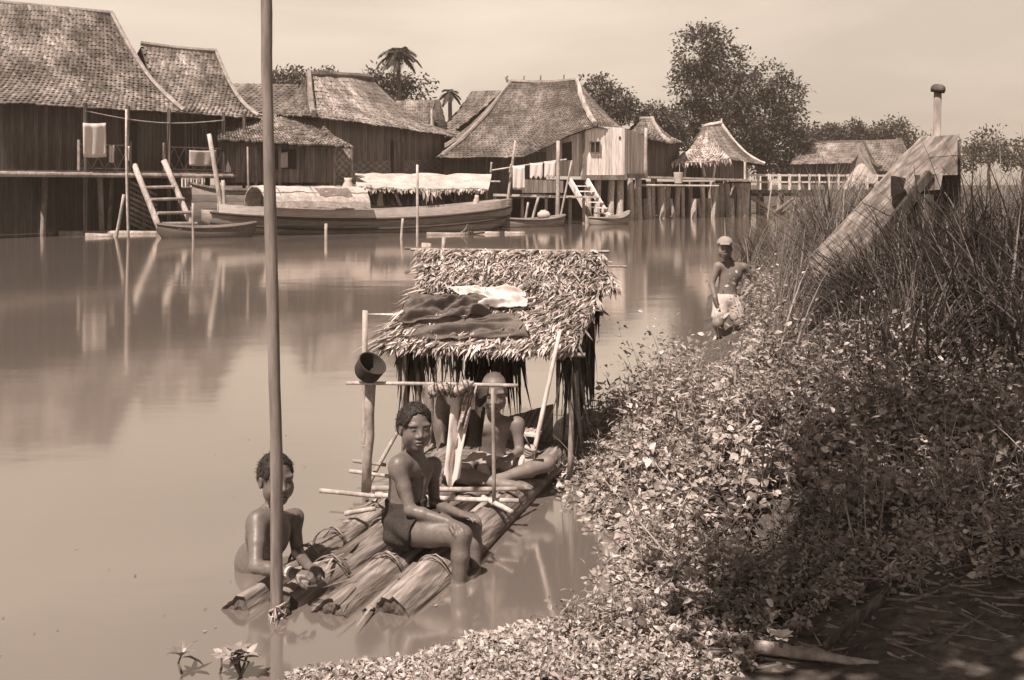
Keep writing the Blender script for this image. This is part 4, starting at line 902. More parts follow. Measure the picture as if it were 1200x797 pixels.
def arch(px0, px1, D0, D1, yb, yt, half, name, mtl, par, n=20, t=1.0, hgt=None):
    p0, p1 = P(px0, yb, D0), P(px1, yb, D1); zt = P(px0, yt, D0)[2] - p0[2]; s, u = frame(p1 - p0); rows = []
    for k in range(n):
        c = p0 + (p1 - p0) * k / (n - 1); rows.append([c - s * half * math.cos(th) * -1 + np.array([0, 0, zt * math.sin(th) ** .8 + .02 * rng.normal()]) for th in np.linspace(0, math.pi, 15)])
    mb = MB(); mb.sheet(np.array(rows), rng.uniform(.85, 1.1, (n, 15)) * t, .04); return mb.build(name, mtl, par, smooth=False), np.array(rows)
o, rows = arch(298, 419, 35.6, 37.6, 243, 219, 1.15, 'matting', 'thatch_pale', mat_roof)
for k in (3, 9, 15): mb = MB(); mb.tube(rows[k] + (0, 0, .03), .03, 5, .5); mb.build('hoop', 'bamboo', mat_roof)
mb = MB(); mb.tube(rows[:, 3] + (0, 0, .03), .035, 5, .45); mb.tube(rows[:, 11] + (0, 0, .03), .035, 5, .45); mb.build('batten', 'bamboo', mat_roof)
nearj = 4 if rows[10, 3, 1] < rows[10, 11, 1] else 10
mb = MB(); mb.sheet(np.stack([rows[10:17, c] + (0, -.03, .05) for c in ((2, 3, 4, 5) if nearj == 4 else (12, 11, 10, 9))], 0), .9, .02); mb.build('patch', 'mid_cloth', mat_roof)
# boat behind, with a palm leaf canopy
a, b = w(380, 40.6), w(600, 42.0)
cb = thing('canopy_boat', (a + b) / 2, 'covered boat with white palm leaf canopy and dark hold behind the long boat', 'boat', BG)
G = hull_grid(a, b, 2.0, .9, .3, .2, .3, 26, 13, 6); mb = MB(); mb.sheet(G, .9, -.05); mb.build('hull', 'hull_side', cb, smooth=True)
mb = MB(); rows = []
for i in range(9):
    k = i / 8; p0 = P(416, 204, 41.4) * (1 - k) + P(422 - 4, 221, 38.9) * k; p1 = P(576, 206, 42.6) * (1 - k) + P(572, 223, 40.2) * k
    rows.append([p0 + (p1 - p0) * j / 30 + np.array([0, 0, .05 * vnoise(j * .5, i * .6) - .10 * math.sin(k * 3.14) * .5]) for j in range(31)])
mb.sheet(np.array(rows), rng.uniform(.9, 1.1, (9, 31)), .05)
e = np.array(rows)[-1]; n = 260; kk = rng.uniform(0, 30, n); pos = e[kk.astype(int)] + (e[1] - e[0]) * (kk % 1)[:, None]
pos = e[np.minimum(kk.astype(int), 30)]; blades(mb, pos + rng.normal(size=(n, 3)) * .04, np.tile([.15, -.35, -1.0], (n, 1)) + rng.normal(size=(n, 3)) * .22, np.zeros((n, 3)), rng.uniform(.05, .2, n) * (1 + 2.2 * np.exp(-((kk - 17) / 1.6) ** 2)), .12, rng.uniform(.75, 1.1, n), 2)
mb.build('canopy', 'thatch_pale', cb)
for px in (424, 462, 505, 548, 570):
    mb = MB(); p = P(px, 222, 40.2 + (px - 420) * .008); mb.line((p[0], p[1], .5), p, .05, None, 6, 1); mb.build('post', 'bamboo', cb)
    mb = MB(); p = P(px, 208, 42.2 + (px - 420) * .008); mb.line((p[0], p[1], .5), p, .05, None, 6, 1); mb.build('post', 'bamboo', cb)
mb = MB(); q0, q1 = P(418, 240, 42.3), P(578, 240, 43.4); mb.add([xyz(q0, .3), xyz(q1, .3), xyz(q1, 1.75), xyz(q0, 1.75)], [(0, 1, 2, 3), (3, 2, 1, 0)], .5)
n = 300; kk = rng.uniform(0, 30, n).astype(int); blades(mb, np.array(rows)[4][kk] + rng.normal(size=(n, 3)) * (.1, .1, .03) - (0, 0, .3), np.tile([0, 0, -1.0], (n, 1)) + rng.normal(size=(n, 3)) * .15, np.zeros((n, 3)), rng.uniform(.2, .9, n), .1, rng.uniform(.4, 1.4, n), 2)
mb.build('hold_matting', 'plank_dark', cb)
mb = MB(); mb.line(P(345, 212, 41), P(586, 213, 41.6), .05, None, 6, 1.25, 6, .004); mb.build('canopy_pole', 'bamboo', cb)
for k, (px, hh, lab) in enumerate(((446, .7, 'pale upright bundle standing leftmost in the dark hold of the covered boat'), (470, .6, 'leaning pale board propped in the dark hold of the covered boat'), (557, .45, 'short pale bundle near the right end of the dark hold'))):
    mb = MB(); p = P(px, 244, 39.8); p[2] = .9
    if k == 1: mb.beam(p, p + (-.35, .1, hh + .2), .2, .05)
    else: mb.line(p, p + (.05, 0, hh), .14, .07, 8, 1, 4, .05, .15)
    solo(mb, 'board' if k == 1 else 'bundle', 'pale_cloth', p, lab, 'board' if k == 1 else 'bundle', None, True)
# dark high stern of another boat at the left
a, b = w(205, 39.5), w(345, 41.0)
o = thing('river_boat', (a + b) / 2, 'dark high sided boat hull between the left house and the matting roof', 'boat', BG)
G = hull_grid(a, b, 2.0, 1.55, .3, .45, .1, 20, 13, 5); mb = MB(); mb.sheet(G, .8, -.06); mb.build('hull', 'hull_side', o, smooth=True)
mb = MB(); mb.tube(G[:, 0], .06, 6, .9); mb.tube(G[:, -1], .06, 6, .9); mb.build('gunwale', 'plank', o)
# floating logs and debris
FL = 'logs floating along the far bank'
for (x0, x1, yy, r, lab, t) in ((70, 190, 274.5, .13, 'long pale log floating before the left house', 1.4), (100, 132, 277.5, .12, 'short pale log floating in front of the longer one at far left', 1.5), (345, 425, 273, .07, 'thin pale pole floating along the matting roofed boat', 1.5),
                          (500, 545, 275.5, .1, 'split log floating below the right half of the long boat', 1.3), (548, 585, 274.5, .1, 'whitish log floating by the bow of the long boat', 1.7), (592, 615, 274, .09, 'short whitish log floating left under the brown canoe', 1.7)):
    mb = MB(); p0 = PW(x0, yy, 0); p1 = PW(x1, yy - .4, 0); mb.line(p0, p1, r, r * .8, 8, t, 6, .004, .12); solo(mb, 'floating_log', 'old_wood', (p0 + p1) / 2, lab, 'log', FL, True)
mb = MB(); q = PW(548, 276, -.03); mb.line(q - (.5, 0, 0), q + (.6, .1, .12), .08, .05, 7, .6)
for k in range(5): mb.line(q + (k * .12 - .3, 0, .02), q + (k * .12 - .3 + rng.uniform(-.3, .3), rng.uniform(-.2, .2), rng.uniform(.15, .4)), .05, .02, 6, rng.uniform(.4, 1.0))
solo(mb, 'snag', 'old_wood', PW(548, 276), 'dark broken snag sticking up among the floating logs', 'snag')
# stubs in mid river just behind the raft's roof
for (px, yt, D, r, lab) in ((499, 285, 24.0, .14, 'stout pale stump in the river above the raft roof'), (519, 278, 24.5, .055, 'thin pale stub right of the stout stump above the raft roof')):
    pole(px, 300, px + 1, yt, D, r, lab, 'bamboo', t=1.15, name='river_stump')
mb = MB(); mb.line(P(474, 291, 23.8), P(512, 292, 23.9), .035, None, 6, .6); solo(mb, 'drift_stick', 'old_wood', P(474, 291, 23.8), 'dark stick lying against the stout stump in the river', 'stick')
# ------------------------------------------------------------------ the raft in the foreground
raft = thing('log_raft', (-.45, 5.4, 0), 'raft of rough banana stem logs lashed together in shallow water', 'raft')
RD = unit((.36, .933, 0)); RQ = np.array([RD[1], -RD[0], 0])
LOGS = [((-1.16, 4.31), (-.75, 5.5), .070, .98), ((-.97, 4.37), (-.53, 5.5), .077, 1.05), ((-.76, 4.27), (-.29, 5.5), .080, 1.0), ((-.61, 4.30), (-.16, 5.5), .042, .85), ((-.50, 4.27), (-.07, 5.5), .088, 1.05)]
def log(mb, p0, p1, r, t, ext=1.0, n=26, seg=22):
    p0, p1 = np.asarray(p0, float), np.asarray(p1, float); k = np.linspace(0, 1, seg + 1); ax = unit(p1 - p0); s, u = frame(p1 - p0)
    V = []; T = []; ph = rng.uniform(0, 20); q = rng.uniform(-.012, .012, 2)
    for kk in k:
        c = p0 + (p1 - p0) * kk + s * q[0] * math.sin(kk * 5 + ph) + u * q[1] * math.sin(kk * 4)
        for j in range(n):
            a = 2 * math.pi * j / n; x, y = math.cos(a), math.sin(a)
            rr = r * (1 + .20 * vnoise(x * 1.5 + ph, y * 1.5, kk * 3.0) + .10 * vnoise(x * 4 + ph, y * 4, kk * 7) + .06 * abs(math.sin(a * 6 + ph + kk)) - (.05 if abs((kk * 4.3 + ph) % 1 - .5) < .05 else 0))
            fray = .016 * vnoise(x * 5, y * 5, ph) * (kk in (0, 1)) * 1.0
            V.append(c + rr * (x * s + y * u) + ax * fray); T.append(t * (1 + .25 * vnoise(x * 3 + ph, y * 3, kk * 6)))
    F = []
    for i in range(seg):
        for j in range(n): j2 = (j + 1) % n; F.append((i * n + j, (i + 1) * n + j, (i + 1) * n + j2, i * n + j2))
    mb.add(V, F, T)
    return np.array(V[:n])
for (a, b, r, t) in LOGS:
    p0 = np.array([a[0], a[1], -.022]); p1 = np.array([b[0], b[1], .025]); p1 = p0 + (p1 - p0) * (1.8 if a[1] < 5 else 1.1)
    mb = MB(); ring = log(mb, p0, p1, r, t); lg = mb.build('log', 'raft_log', raft, smooth=True)
    mb = MB(); c = ring.mean(0); ii = c + (ring - c) * .8 + RD * .014; i2 = c + (ring - c) * .45 + RD * .006
    m = len(ring); V = np.concatenate([ring, ii, i2, [c + RD * .02]]); F = [(j, (j + 1) % m, m + (j + 1) % m, m + j) for j in range(m)] + [(m + j, m + (j + 1) % m, 2 * m + (j + 1) % m, 2 * m + j) for j in range(m)] + [(2 * m + j, 2 * m + (j + 1) % m, 3 * m) for j in range(m)]
    mb.add(V, F, np.concatenate([np.full(m, 2.2), np.full(m, 1.0), np.full(m, .8), [1.3]])); mb.build('log_end', 'log_end', lg)
# lashings round the logs, loose fibre strips between them
for k, (i, tt) in enumerate(((0, .42), (0, .62), (1, .30), (2, .38), (4, .33), (4, .6), (1, .7), (2, .62))):
    a, b, r, t = LOGS[i]; p0 = np.array([a[0], a[1], .0]); p1 = np.array([b[0], b[1], .035]); c = p0 + (p1 - p0) * tt; ax = unit(p1 - p0); s, u = frame(ax); mb = MB()
    for w_ in range(2):
        an = np.linspace(0, 2 * math.pi, 20); pts = [c + ax * (.016 * w_ + .03 * math.sin(x + k)) + (r * 1.04) * (math.cos(x) * s + math.sin(x) * u) for x in an]; mb.tube(pts, .0036, 5, .5, cap=False)
    e = pts[5]; mb.tube([e, e + (.02, -.02, .012), e + (.05, -.04, .0), e + (.08, -.07, -.02)], .003, 4, .8)
    mb.build('lashing', 'fibre', raft, smooth=True)
mb = MB(); n = 48
kk = rng.uniform(0, 1.1, n); ch = rng.integers(0, 4, n); pos = []
for k, c in zip(kk, ch):
    a, b, r, t = LOGS[c]; a2, b2, r2, t2 = LOGS[min(c + 1, 4)]; m_ = rng.uniform(.0, .6); p = np.array([a[0], a[1], 0]) * (1 - k) + np.array([b[0], b[1], .03]) * k; p = p + RQ * (r * m_ * 1.2) + np.array([0, 0, r * (1.05 - .4 * m_)]); pos.append(p)
pos = np.array(pos); dr = np.tile(RD, (n, 1)) * rng.choice([-1, 1], (n, 1)) + rng.normal(size=(n, 3)) * (.45, .45, .06)
blades(mb, pos, dr, np.tile([0, 0, .02], (n, 1)) + rng.normal(size=(n, 3)) * .06, rng.uniform(.06, .24, n), rng.uniform(.004, .016, n), rng.uniform(.4, 1.4, n), 5)
bst = mb.build('bast_strips', 'fibre', raft); bst['kind'] = 'stuff'
# poles laid across the raft
for (x0, y0, x1, y1, D0, D1, r) in ((375, 575, 446, 582, 5.55, 5.45, .014), (440, 580, 608, 587, 5.42, 5.32, .014), (436, 572, 606, 573, 5.62, 5.55, .016), (410, 552, 470, 560, 6.0, 5.9, .012), (404, 602, 440, 596, 5.25, 5.25, .014), (414, 540, 452, 545, 6.15, 6.1, .012), (566, 583, 600, 600, 5.4, 5.15, .014)):
    mb = MB(); p0, p1 = P(x0, y0, D0), P(x1, y1, D1); mb.line(p0, p1, r, r * .85, 8, rng.uniform(.9, 1.4), 5, .008, .1); mb.build('cross_pole', 'stick', raft, smooth=True)
mb = MB(); g0, g1 = P(470, 560, 6.0), P(640, 560, 5.85)    # slatted floor under the shelter
for k in range(11):
    o = unit((.2, .98, 0)) * (k * .085 - .05); a = np.array([-.62, 6.08, .10]) + o; b = np.array([.20, 5.92, .10]) + o; mb.beam(a, b, .06, .02, rng.uniform(.35, .7))
mb.build('floor_slats', 'stick', raft)

# the shelter on it
FLp, FRp = np.array([-.76, 6.36, .80]), np.array([.38, 6.14, .80]); INW = unit((.2, .98, 0))
sh = thing('raft_shelter', np.array([-.1, 6.6, .12]), 'little shelter with shaggy palm leaf roof standing on the log raft', 'shelter')
BL, BR = FLp + INW * .78 + (.0, 0, .54), FRp + INW * .78 + (0, 0, .54)
UL, UR = FLp + INW * .40 + (.16, 0, .33), FRp + INW * .40 + (.12, 0, .33)       # step between two layers
def layer(mb, a0, a1, b0, b1, n, rows, ln, sag=.03, base=.6):
    """shaggy leaf thatch from eave a0-a1 up to b0-b1; leaf tips lie down the slope, twisted about"""
    nrm = unit(np.cross(a1 - a0, b0 - a0)); nrm = nrm if nrm[2] > 0 else -nrm
    G = np.array([[a0 + (a1 - a0) * j / 16 + ((b0 + (b1 - b0) * j / 16) - (a0 + (a1 - a0) * j / 16)) * i / 8 - nrm * .02 + nrm * .012 * vnoise(i * .8, j * .8) for j in range(17)] for i in range(9)])
    mb.sheet(G, base, .02)
    k = rng.uniform(-.01, 1.0, n); v = np.clip((rng.integers(0, rows, n) + rng.uniform(-.3, .3, n) + .3) / rows, 0.0, 1.0)
    A = a0 + np.outer(k, a1 - a0); B = b0 + np.outer(k, b1 - b0); pos = A + (B - A) * v[:, None] + nrm * rng.uniform(-.005, .028, (n, 1))
    down = unit(((a0 + a1) - (b0 + b1)) / 2); side = unit(a1 - a0)
    dr = down * rng.uniform(.5, 1, (n, 1)) + side * (rng.normal(size=(n, 1)) * .45 - .35) + nrm * rng.uniform(-.02, .35, (n, 1))
    nn = np.tile(nrm, (n, 1)) + rng.normal(size=(n, 3)) * .5
    leaves(mb, pos, dr, ln * rng.uniform(.6, 1.35, n), ln * rng.uniform(.09, .20, n), nn, rng.uniform(.35, 1.4, n), rng.uniform(-.1, .45, n)[:, None], rng.uniform(-.3, .5, n)[:, None])
    # fringe over the eave
    m = n // 9; kk = rng.uniform(0, 1, m); pos = a0 + np.outer(kk, a1 - a0) + nrm * .01
    blades(mb, pos, down + np.array([0, 0, -.4]) + rng.normal(size=(m, 3)) * .3, rng.normal(size=(m, 3)) * .15 + (0, 0, -.2), ln * rng.uniform(.3, .8, m), .018, rng.uniform(.5, 1.1, m), 3)
mb = MB(); layer(mb, UL + (-.06, 0, 0), UR + (.10, 0, 0), BL, BR + (.05, 0, 0), 3800, 9, .10); mb.build('upper_thatch', 'thatch_near', sh)
mb = MB(); layer(mb, FLp, FRp, UL + INW * .05, UR + INW * .05, 3800, 9, .10)
n = 260; pos = FLp + np.outer(rng.uniform(0, 1, n), UL - FLp) + rng.normal(size=(n, 3)) * .02    # ragged left end
blades(mb, pos, np.tile([-.8, -.35, -.35], (n, 1)) + rng.normal(size=(n, 3)) * .28, rng.normal(size=(n, 3)) * .1 + (0, 0, -.2), rng.uniform(.08, .24, n), .016, rng.uniform(.4, 1.1, n), 3)
mb.build('lower_thatch', 'thatch_near', sh)
mb = MB(); b2L, b2R = BL + INW * .7 + (0, 0, -.5), BR + INW * .7 + (0, 0, -.5); layer(mb, b2L, b2R, BL, BR, 500, 6, .12); mb.build('rear_thatch', 'thatch_near', sh)
mb = MB(); mb.line(BL + (-.10, 0, .0), BR + (.12, 0, .0), .012, None, 6, 1); mb.line(BL + (-.02, 0, -.1), BR + (.24, 0, -.10), .008, None, 6, .9); mb.build('ridge_pole', 'stick', sh)
mb = MB(); mb.line(FLp + (-.03, 0, -.03), FRp + (.06, 0, -.03), .014, None, 7, .8); mb.build('eave_pole', 'stick', sh)
for (p0, p1, r, nm) in ((FLp * (1, 1, 0) + (.09, .03, .03), FLp + (.09, .03, -.02), .020, 'post'), (FLp * (1, 1, 0) + (.20, .05, .03), FLp + (.16, .05, -.02), .016, 'post'), (FRp * (1, 1, 0) + (-.03, .05, .0), FRp + (-.02, .05, 0), .018, 'post'),
        (BL * (1, 1, 0) + (.05, .3, .0), BL + (.05, .3, -.25), .018, 'post'), (BR * (1, 1, 0) + (-.05, .3, .0), BR + (-.05, .3, -.25), .018, 'post')):
    mb = MB(); mb.line(p0, p1, r, r * .9, 8, .8, 5, .01); mb.build(nm, 'stick', sh, smooth=True)
mb = MB(); mb.line(P(621, 552, 5.92), P(656, 388, 6.08), .014, .012, 8, 1.3, 6, .006); mb.build('brace', 'bamboo', sh, smooth=True)
mb = MB(); mb.line(P(425, 580, 6.1), P(474, 492, 6.35), .015, .011, 7, 1.0, 5, .01); mb.build('brace', 'stick', sh, smooth=True)
# dark frond curtains: right side, left front corner, back
def curtain(mb, a, b, n, l0, l1, spread=.12, w_=.022, t=(.5, 1.3), drift=(0, 0, 0)):
    pos = a + np.outer(rng.uniform(0, 1, n), b - a) + rng.normal(size=(n, 3)) * .012
    blades(mb, pos, np.tile([0, 0, -1.0], (n, 1)) + np.asarray(drift) + rng.normal(size=(n, 3)) * spread, rng.normal(size=(n, 3)) * .06, rng.uniform(l0, l1, n), rng.uniform(.6, 1.3, n) * w_, rng.uniform(*t, n), 5)
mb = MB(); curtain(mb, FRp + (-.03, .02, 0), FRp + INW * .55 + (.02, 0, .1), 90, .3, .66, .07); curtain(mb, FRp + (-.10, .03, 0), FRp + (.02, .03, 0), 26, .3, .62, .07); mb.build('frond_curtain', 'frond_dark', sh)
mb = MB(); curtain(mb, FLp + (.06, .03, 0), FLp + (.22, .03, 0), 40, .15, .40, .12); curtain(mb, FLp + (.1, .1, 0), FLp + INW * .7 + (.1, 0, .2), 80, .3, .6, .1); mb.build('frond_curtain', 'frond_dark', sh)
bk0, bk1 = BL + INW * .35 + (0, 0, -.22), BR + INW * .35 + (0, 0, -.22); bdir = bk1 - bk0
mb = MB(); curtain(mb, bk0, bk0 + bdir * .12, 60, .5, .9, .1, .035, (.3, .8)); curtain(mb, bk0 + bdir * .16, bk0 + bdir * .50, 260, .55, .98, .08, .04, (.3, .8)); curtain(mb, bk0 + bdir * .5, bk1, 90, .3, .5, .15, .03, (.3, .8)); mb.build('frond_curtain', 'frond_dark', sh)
# woven back screen, low shelf
q0, q1 = P(597, 488, 6.75), P(648, 474, 6.7)
mb = MB(); low0, low1 = P(590, 545, 6.75), P(648, 545, 6.7); mb.sheet(np.array([[low0 + (low1 - low0) * j / 14 + ((q0 + (q1 - q0) * j / 14) - (low0 + (low1 - low0) * j / 14)) * i / 10 + np.array([0, .012 * vnoise(i * .9, j * .9), 0]) for j in range(15)] for i in range(11)]), np.where((np.add.outer(np.arange(11), np.arange(15)) % 2) == 0, .75, 1.3), .01); mb.build('woven_screen', 'mid_cloth', sh)
mb = MB(); mb.beam(P(606, 506, 6.35), P(632, 509, 6.3), .1, .015, 1.8); mb.build('shelf', 'stick', sh)
mb = MB()
for k in range(5): p = P(609 + k * 5, 505, 6.33 + .02 * (k % 2)); mb.line(p + (-.02, -.02, 0), p + (.02, .03, rng.uniform(.0, .012)), .010, .008, 8, rng.uniform(.5, 1.3))
solo(mb, 'bundle', 'stick', P(620, 505, 6.33), 'row of small tied bundles lying on the shelf in the raft shelter', 'bundle')

# cloths drying on the roof
def roofcloth(px_poly, lift, name, m, label, seed, amp=.02, size=(16, 26), th=.012):
    """a wrinkled cloth lying on the roof slope inside a pixel quadrilateral given top-left, top-right, bottom-right, bottom-left"""
    nrm = unit(np.cross(FRp - FLp, (UL + UR) / 2 - (FLp + FRp) / 2)); nrm = nrm if nrm[2] > 0 else -nrm; p00 = FLp
    def onroof(px, py):
        d = P(px, py, 1.0) - (0, 0, EYE); o = np.array([0, 0, EYE]); t = np.dot(p00 - o, nrm) / np.dot(d, nrm); return o + d * t
    R, C = size; q = [onroof(*p) for p in px_poly]; G = np.zeros((R, C, 3))
    for i in range(R):
        for j in range(C):
            a, b = i / (R - 1), j / (C - 1); p = (q[0] * (1 - b) + q[1] * b) * (1 - a) + (q[3] * (1 - b) + q[2] * b) * a
            wv_ = amp * (1.0 * abs(vnoise(b * 3.2 + seed, a * 5.5 + b * 3 + seed)) * 1.6 + .8 * vnoise(b * 8 + seed, a * 12 + b * 4) + .35 * vnoise(b * 17 + seed, a * 22 + b * 9) + .6 * math.sin(a * 11 + 3.5 * b + seed + 1.3 * vnoise(b * 3, a * 2, seed)))
            ed = min(1, 6 * min(a, 1 - a) + .35) * min(1, 6 * min(b, 1 - b) + .35)
            wob = np.array([.03 * vnoise(a * 4, b * 4, seed), .02 * vnoise(a * 5, b * 3, seed + 5), 0]) * (1 - ed + .3)
            G[i, j] = p + nrm * (lift + wv_ * ed) + wob
    mb = MB(); mb.sheet(G[::-1], 1.0, th); o = solo(mb, name, m, G[R // 2, C // 2], label, 'cloth', 'cloths drying on the raft roof', True)
    sd = o.modifiers.new('s', 'SUBSURF'); sd.levels = sd.render_levels = 1; return o
roofcloth([(480, 351), (570, 355), (578, 377), (472, 386)], .055, 'drying_cloth', 'brown_cloth', 'thick rumpled dark cloth lying left on the shaggy roof', 2.3, .050, (30, 44))
roofcloth([(492, 378), (610, 371), (622, 401), (478, 402)], .035, 'drying_cloth', 'brown_cloth', 'flat dark sarong spread along the front edge of the shaggy roof', 7.1, .026, (26, 54))
roofcloth([(530, 342), (612, 345), (620, 364), (556, 369)], .045, 'drying_cloth', 'white_cloth', 'white cloth spread in the middle of the shaggy roof', 4.4, .034, (24, 36))

# rack with bar, hat, cloths
rk = thing('drying_rack', P(429, 568, 5.78), 'rough rack of one crooked post and thin bar in front of the shelter', 'rack')
mb = MB(); p0, p1 = P(429, 576, 5.78), P(434, 447, 5.78); mid = (p0 + p1) / 2 + (.01, 0, 0); mb.tube([p0, p0 * .7 + p1 * .3, mid, p0 * .3 + p1 * .7, p1], [.030, .027, .025, .027, .031], 9, 1, .08); mb.line(mid + (-.02, 0, -.06), mid + (-.045, -.01, -.05), .008, .004, 5, 1); mb.build('post', 'stick', rk, smooth=True)
mb = MB(); mb.line(P(406, 449, 5.76), P(607, 452, 5.60), .0105, None, 7, 1.3, 6, .003); mb.build('bar', 'stick', rk, smooth=True)
pole(429, 592, 428, 364, 5.95, .02, 'split topped pole standing behind the dark hat', 'stick', z0=-.3, t=1.2, group=None, name='split_pole', r1=.016)
mb = MB(); c = P(432, 433, 5.74); ax = unit((.42, -.35, .62)); R_ = .082
mb.lathe(c - ax * .045, ax, [(.002, -.008), (.04, -.006), (.066, .004), (.076, .022), (R_, .09), (R_ * 1.02, .098), (R_ * .96, .098), (R_ * .93, .09), (.066, .025), (.03, .014), (.002, .013)], 30); solo(mb, 'brimless_hat', 'hat_felt', c, 'dark brimless hat tipped over on top of the crooked post', 'hat', None, True)
pole(579, 590, 577, 455, 5.30, .011, 'thin upright stick crossing in front of the sitting man', 'stick', z0=.03, group=None, name='upright_stick', r1=.009, t=.9)
st = thing('bamboo_stake', P(620, 578, 5.9), 'thick bamboo stake in the water with rope knotted round its top', 'stake')
mb = MB(); p0 = P(620, 600, 5.9); p0[2] = -.4; p1 = P(621, 522, 5.9); mb.tube([p0, p0 * .5 + p1 * .5, p0 * .3 + p1 * .7, p1], [.03, .031, .029, .03], 12, 1.2, .02); mb.build('cane', 'bamboo', st, smooth=True)
mb = MB()
for k in range(4): an = np.linspace(0, 6.3, 16); mb.tube([p1 + ((.033) * math.cos(x), (.033) * math.sin(x), -.02 - k * .010 + .008 * math.sin(x * 2 + k)) for x in an], .005, 6, .7, cap=False)
mb.tube([p1 + (0, -.03, 0), p1 + (-.02, -.03, .04), p1 + (-.035, -.02, .07)], .005, 5, .7); mb.build('rope', 'fibre', st, smooth=True)
def hang(px0, px1, yt, yb, D, name, m, label, taper=.5, amp=.02, drift=0, seed=0, rag=.12, nf=3):
    """a cloth slung over the bar: folds run down it, the lower edge is uneven, a short tail falls behind"""
    R, C = 30, 26; G = np.zeros((R, C, 3))
    for i in range(R):
        a = i / (R - 1) * 1.22 - .22                       # a < 0: the tail behind the bar
        for j in range(C):
            b = j / (C - 1); v = max(a, 0); cx = (px0 + px1) / 2 + drift * v; hw = (px1 - px0) / 2 * (1 - taper * v)
            fold = math.sin(b * nf * 6.28 + seed + 1.2 * vnoise(v * 2, b * 2, seed)) * amp * (.35 + v) + .9 * amp * vnoise(v * 4 + seed, b * 5, seed)
            y = yt + (yb - yt) * (abs(a) if a < 0 else a * (1 + rag * vnoise(b * 3.5, seed) + rag * .5 * math.sin(b * 9 + seed)))
            G[i, j] = P(cx + hw * (2 * b - 1) + 3.0 * v * vnoise(v * 3 + seed, b * 2, seed), y, D + fold + (.035 if a < 0 else -.012 * min(1, 12 * v)))
    mb = MB(); mb.sheet(G, 1.0, .004); o = solo(mb, name, m, G[R // 3, C // 2], label, 'cloth', 'cloths hung on the rack bar', True); sd = o.modifiers.new('s', 'SUBSURF'); sd.levels = sd.render_levels = 1; return o
hang(495, 526, 449, 521, 5.66, 'hanging_cloth', 'mid_cloth', 'dull brown cloth hanging leftmost from the rack bar', .05, .016, 1, 1.0, .08, 2)
hang(508, 545, 450, 524, 5.62, 'hanging_cloth', 'mid_cloth', 'stiff brown cloth folded in a long lobe beside the sitting boy', .2, .016, -2, 2.2, .08, 1.5)
hang(530, 557, 456, 566, 5.59, 'hanging_cloth', 'white_cloth', 'long twisted white cloth strip trailing down from the rack bar', .45, .016, -15, 3.1, .10, 1.5)
hang(536, 573, 449, 520, 5.70, 'hanging_cloth', 'dark_cloth', 'dark cloth hanging rightmost from the rack bar', .1, .018, -6, 4.6, .08, 2)
hang(544, 560, 450, 502, 5.57, 'hanging_cloth', 'patterned_cloth', 'narrow patterned cloth strip between the white and the dark cloth', .2, .015, -12, 6.0)
mb = MB(); cp = [P(505, 462, 5.55), P(512, 454, 5.53), P(522, 455, 5.52), P(532, 458, 5.52), P(543, 454, 5.53), P(555, 448, 5.55)]
k = np.linspace(0, 5, 22); cpts = np.stack([np.interp(k, range(6), [c[a] for c in cp]) for a in range(3)], 1); cpts[:, 2] += .006 * vnoise(k * 2.1, 1.7)
V0 = mb.n; mb.tube(cpts, .024 + .010 * np.abs(vnoise(k * 1.7, 4.2)) + .006 * np.sin(k * 2.2) - .012 * (k > 4.6), 16, 1, .16, tend=None)
o = solo(mb, 'rolled_cloth', 'patterned_cloth', cpts[10], 'striped cloth rolled up and slung over the rack bar', 'cloth', None, True)
mb = MB()
for j in range(12):
    x = np.linspace(0, 6.3, 14); c = cpts[int(1 + j * 1.6)]; mb.tube([c + (.012 * math.sin(t_ + j), .032 * math.cos(t_), .032 * math.sin(t_)) for t_ in x], .0045, 4, 1, cap=False)
mb.build('stripe', 'dark_cloth', o)
# mooring pole close to the viewer
mp_ = thing('mooring_pole', PW(325, 722), 'tall smooth mooring pole standing in front of the boy in the water', 'pole')
mb = MB(); p0 = P(325.5, 722, 4.27); p0[2] = -.5; p1 = P(313, 12, 4.27); p1 = p1 + (p1 - P(325.5, 722, 4.27)) * .18
k = np.linspace(0, 1, 60); pts = p0 + np.outer(k, p1 - p0) + np.outer(np.sin(k * 4) + .5 * vnoise(k * 9, 2.2), (.010, 0, 0)); mb.tube(pts, (.0265 - .003 * k) * (1 + .07 * vnoise(k * 22, 5.1)), 16, 1 + 0, .03); mb.build('shaft', 'stake', mp_, smooth=True)
mb = MB(); c = P(325, 707, 4.26)
for q_ in range(3): x = np.linspace(0, 6.3, 16); mb.tube([c + (.034 * math.cos(t_), .034 * math.sin(t_), q_ * .012 - .04 + .02 * math.sin(t_ + q_)) for t_ in x], .005, 5, 1, cap=False)
blades(mb, np.tile(c + (0, -.03, 0), (9, 1)), rng.normal(size=(9, 3)) * (.5, .2, .8) + (0, -.3, .2), rng.normal(size=(9, 3)) * .2, rng.uniform(.05, .12, 9), .008, 1.2, 4); mb.build('rope', 'fibre', mp_, smooth=True)
# pale boulder by the raft
mb = MB(); c = PW(682, 520, .0) + (0, .15, 0); G = []
for i in range(15):
    th = i / 14 * math.pi * .62; G.append([c + np.array([math.sin(th) * math.cos(ph) * .20, math.sin(th) * math.sin(ph) * .2, math.cos(th) * .2]) * (1 + .16 * vnoise(math.sin(th) * math.cos(ph) * 2.5, math.sin(th) * math.sin(ph) * 2.5, math.cos(th) * 2.5)) for ph in np.linspace(0, 2 * math.pi, 25)])
mb.sheet(np.array(G), 1.0); solo(mb, 'boulder', 'stone', c, 'pale rounded boulder at the water edge beside the frond curtain', 'boulder', None, True)

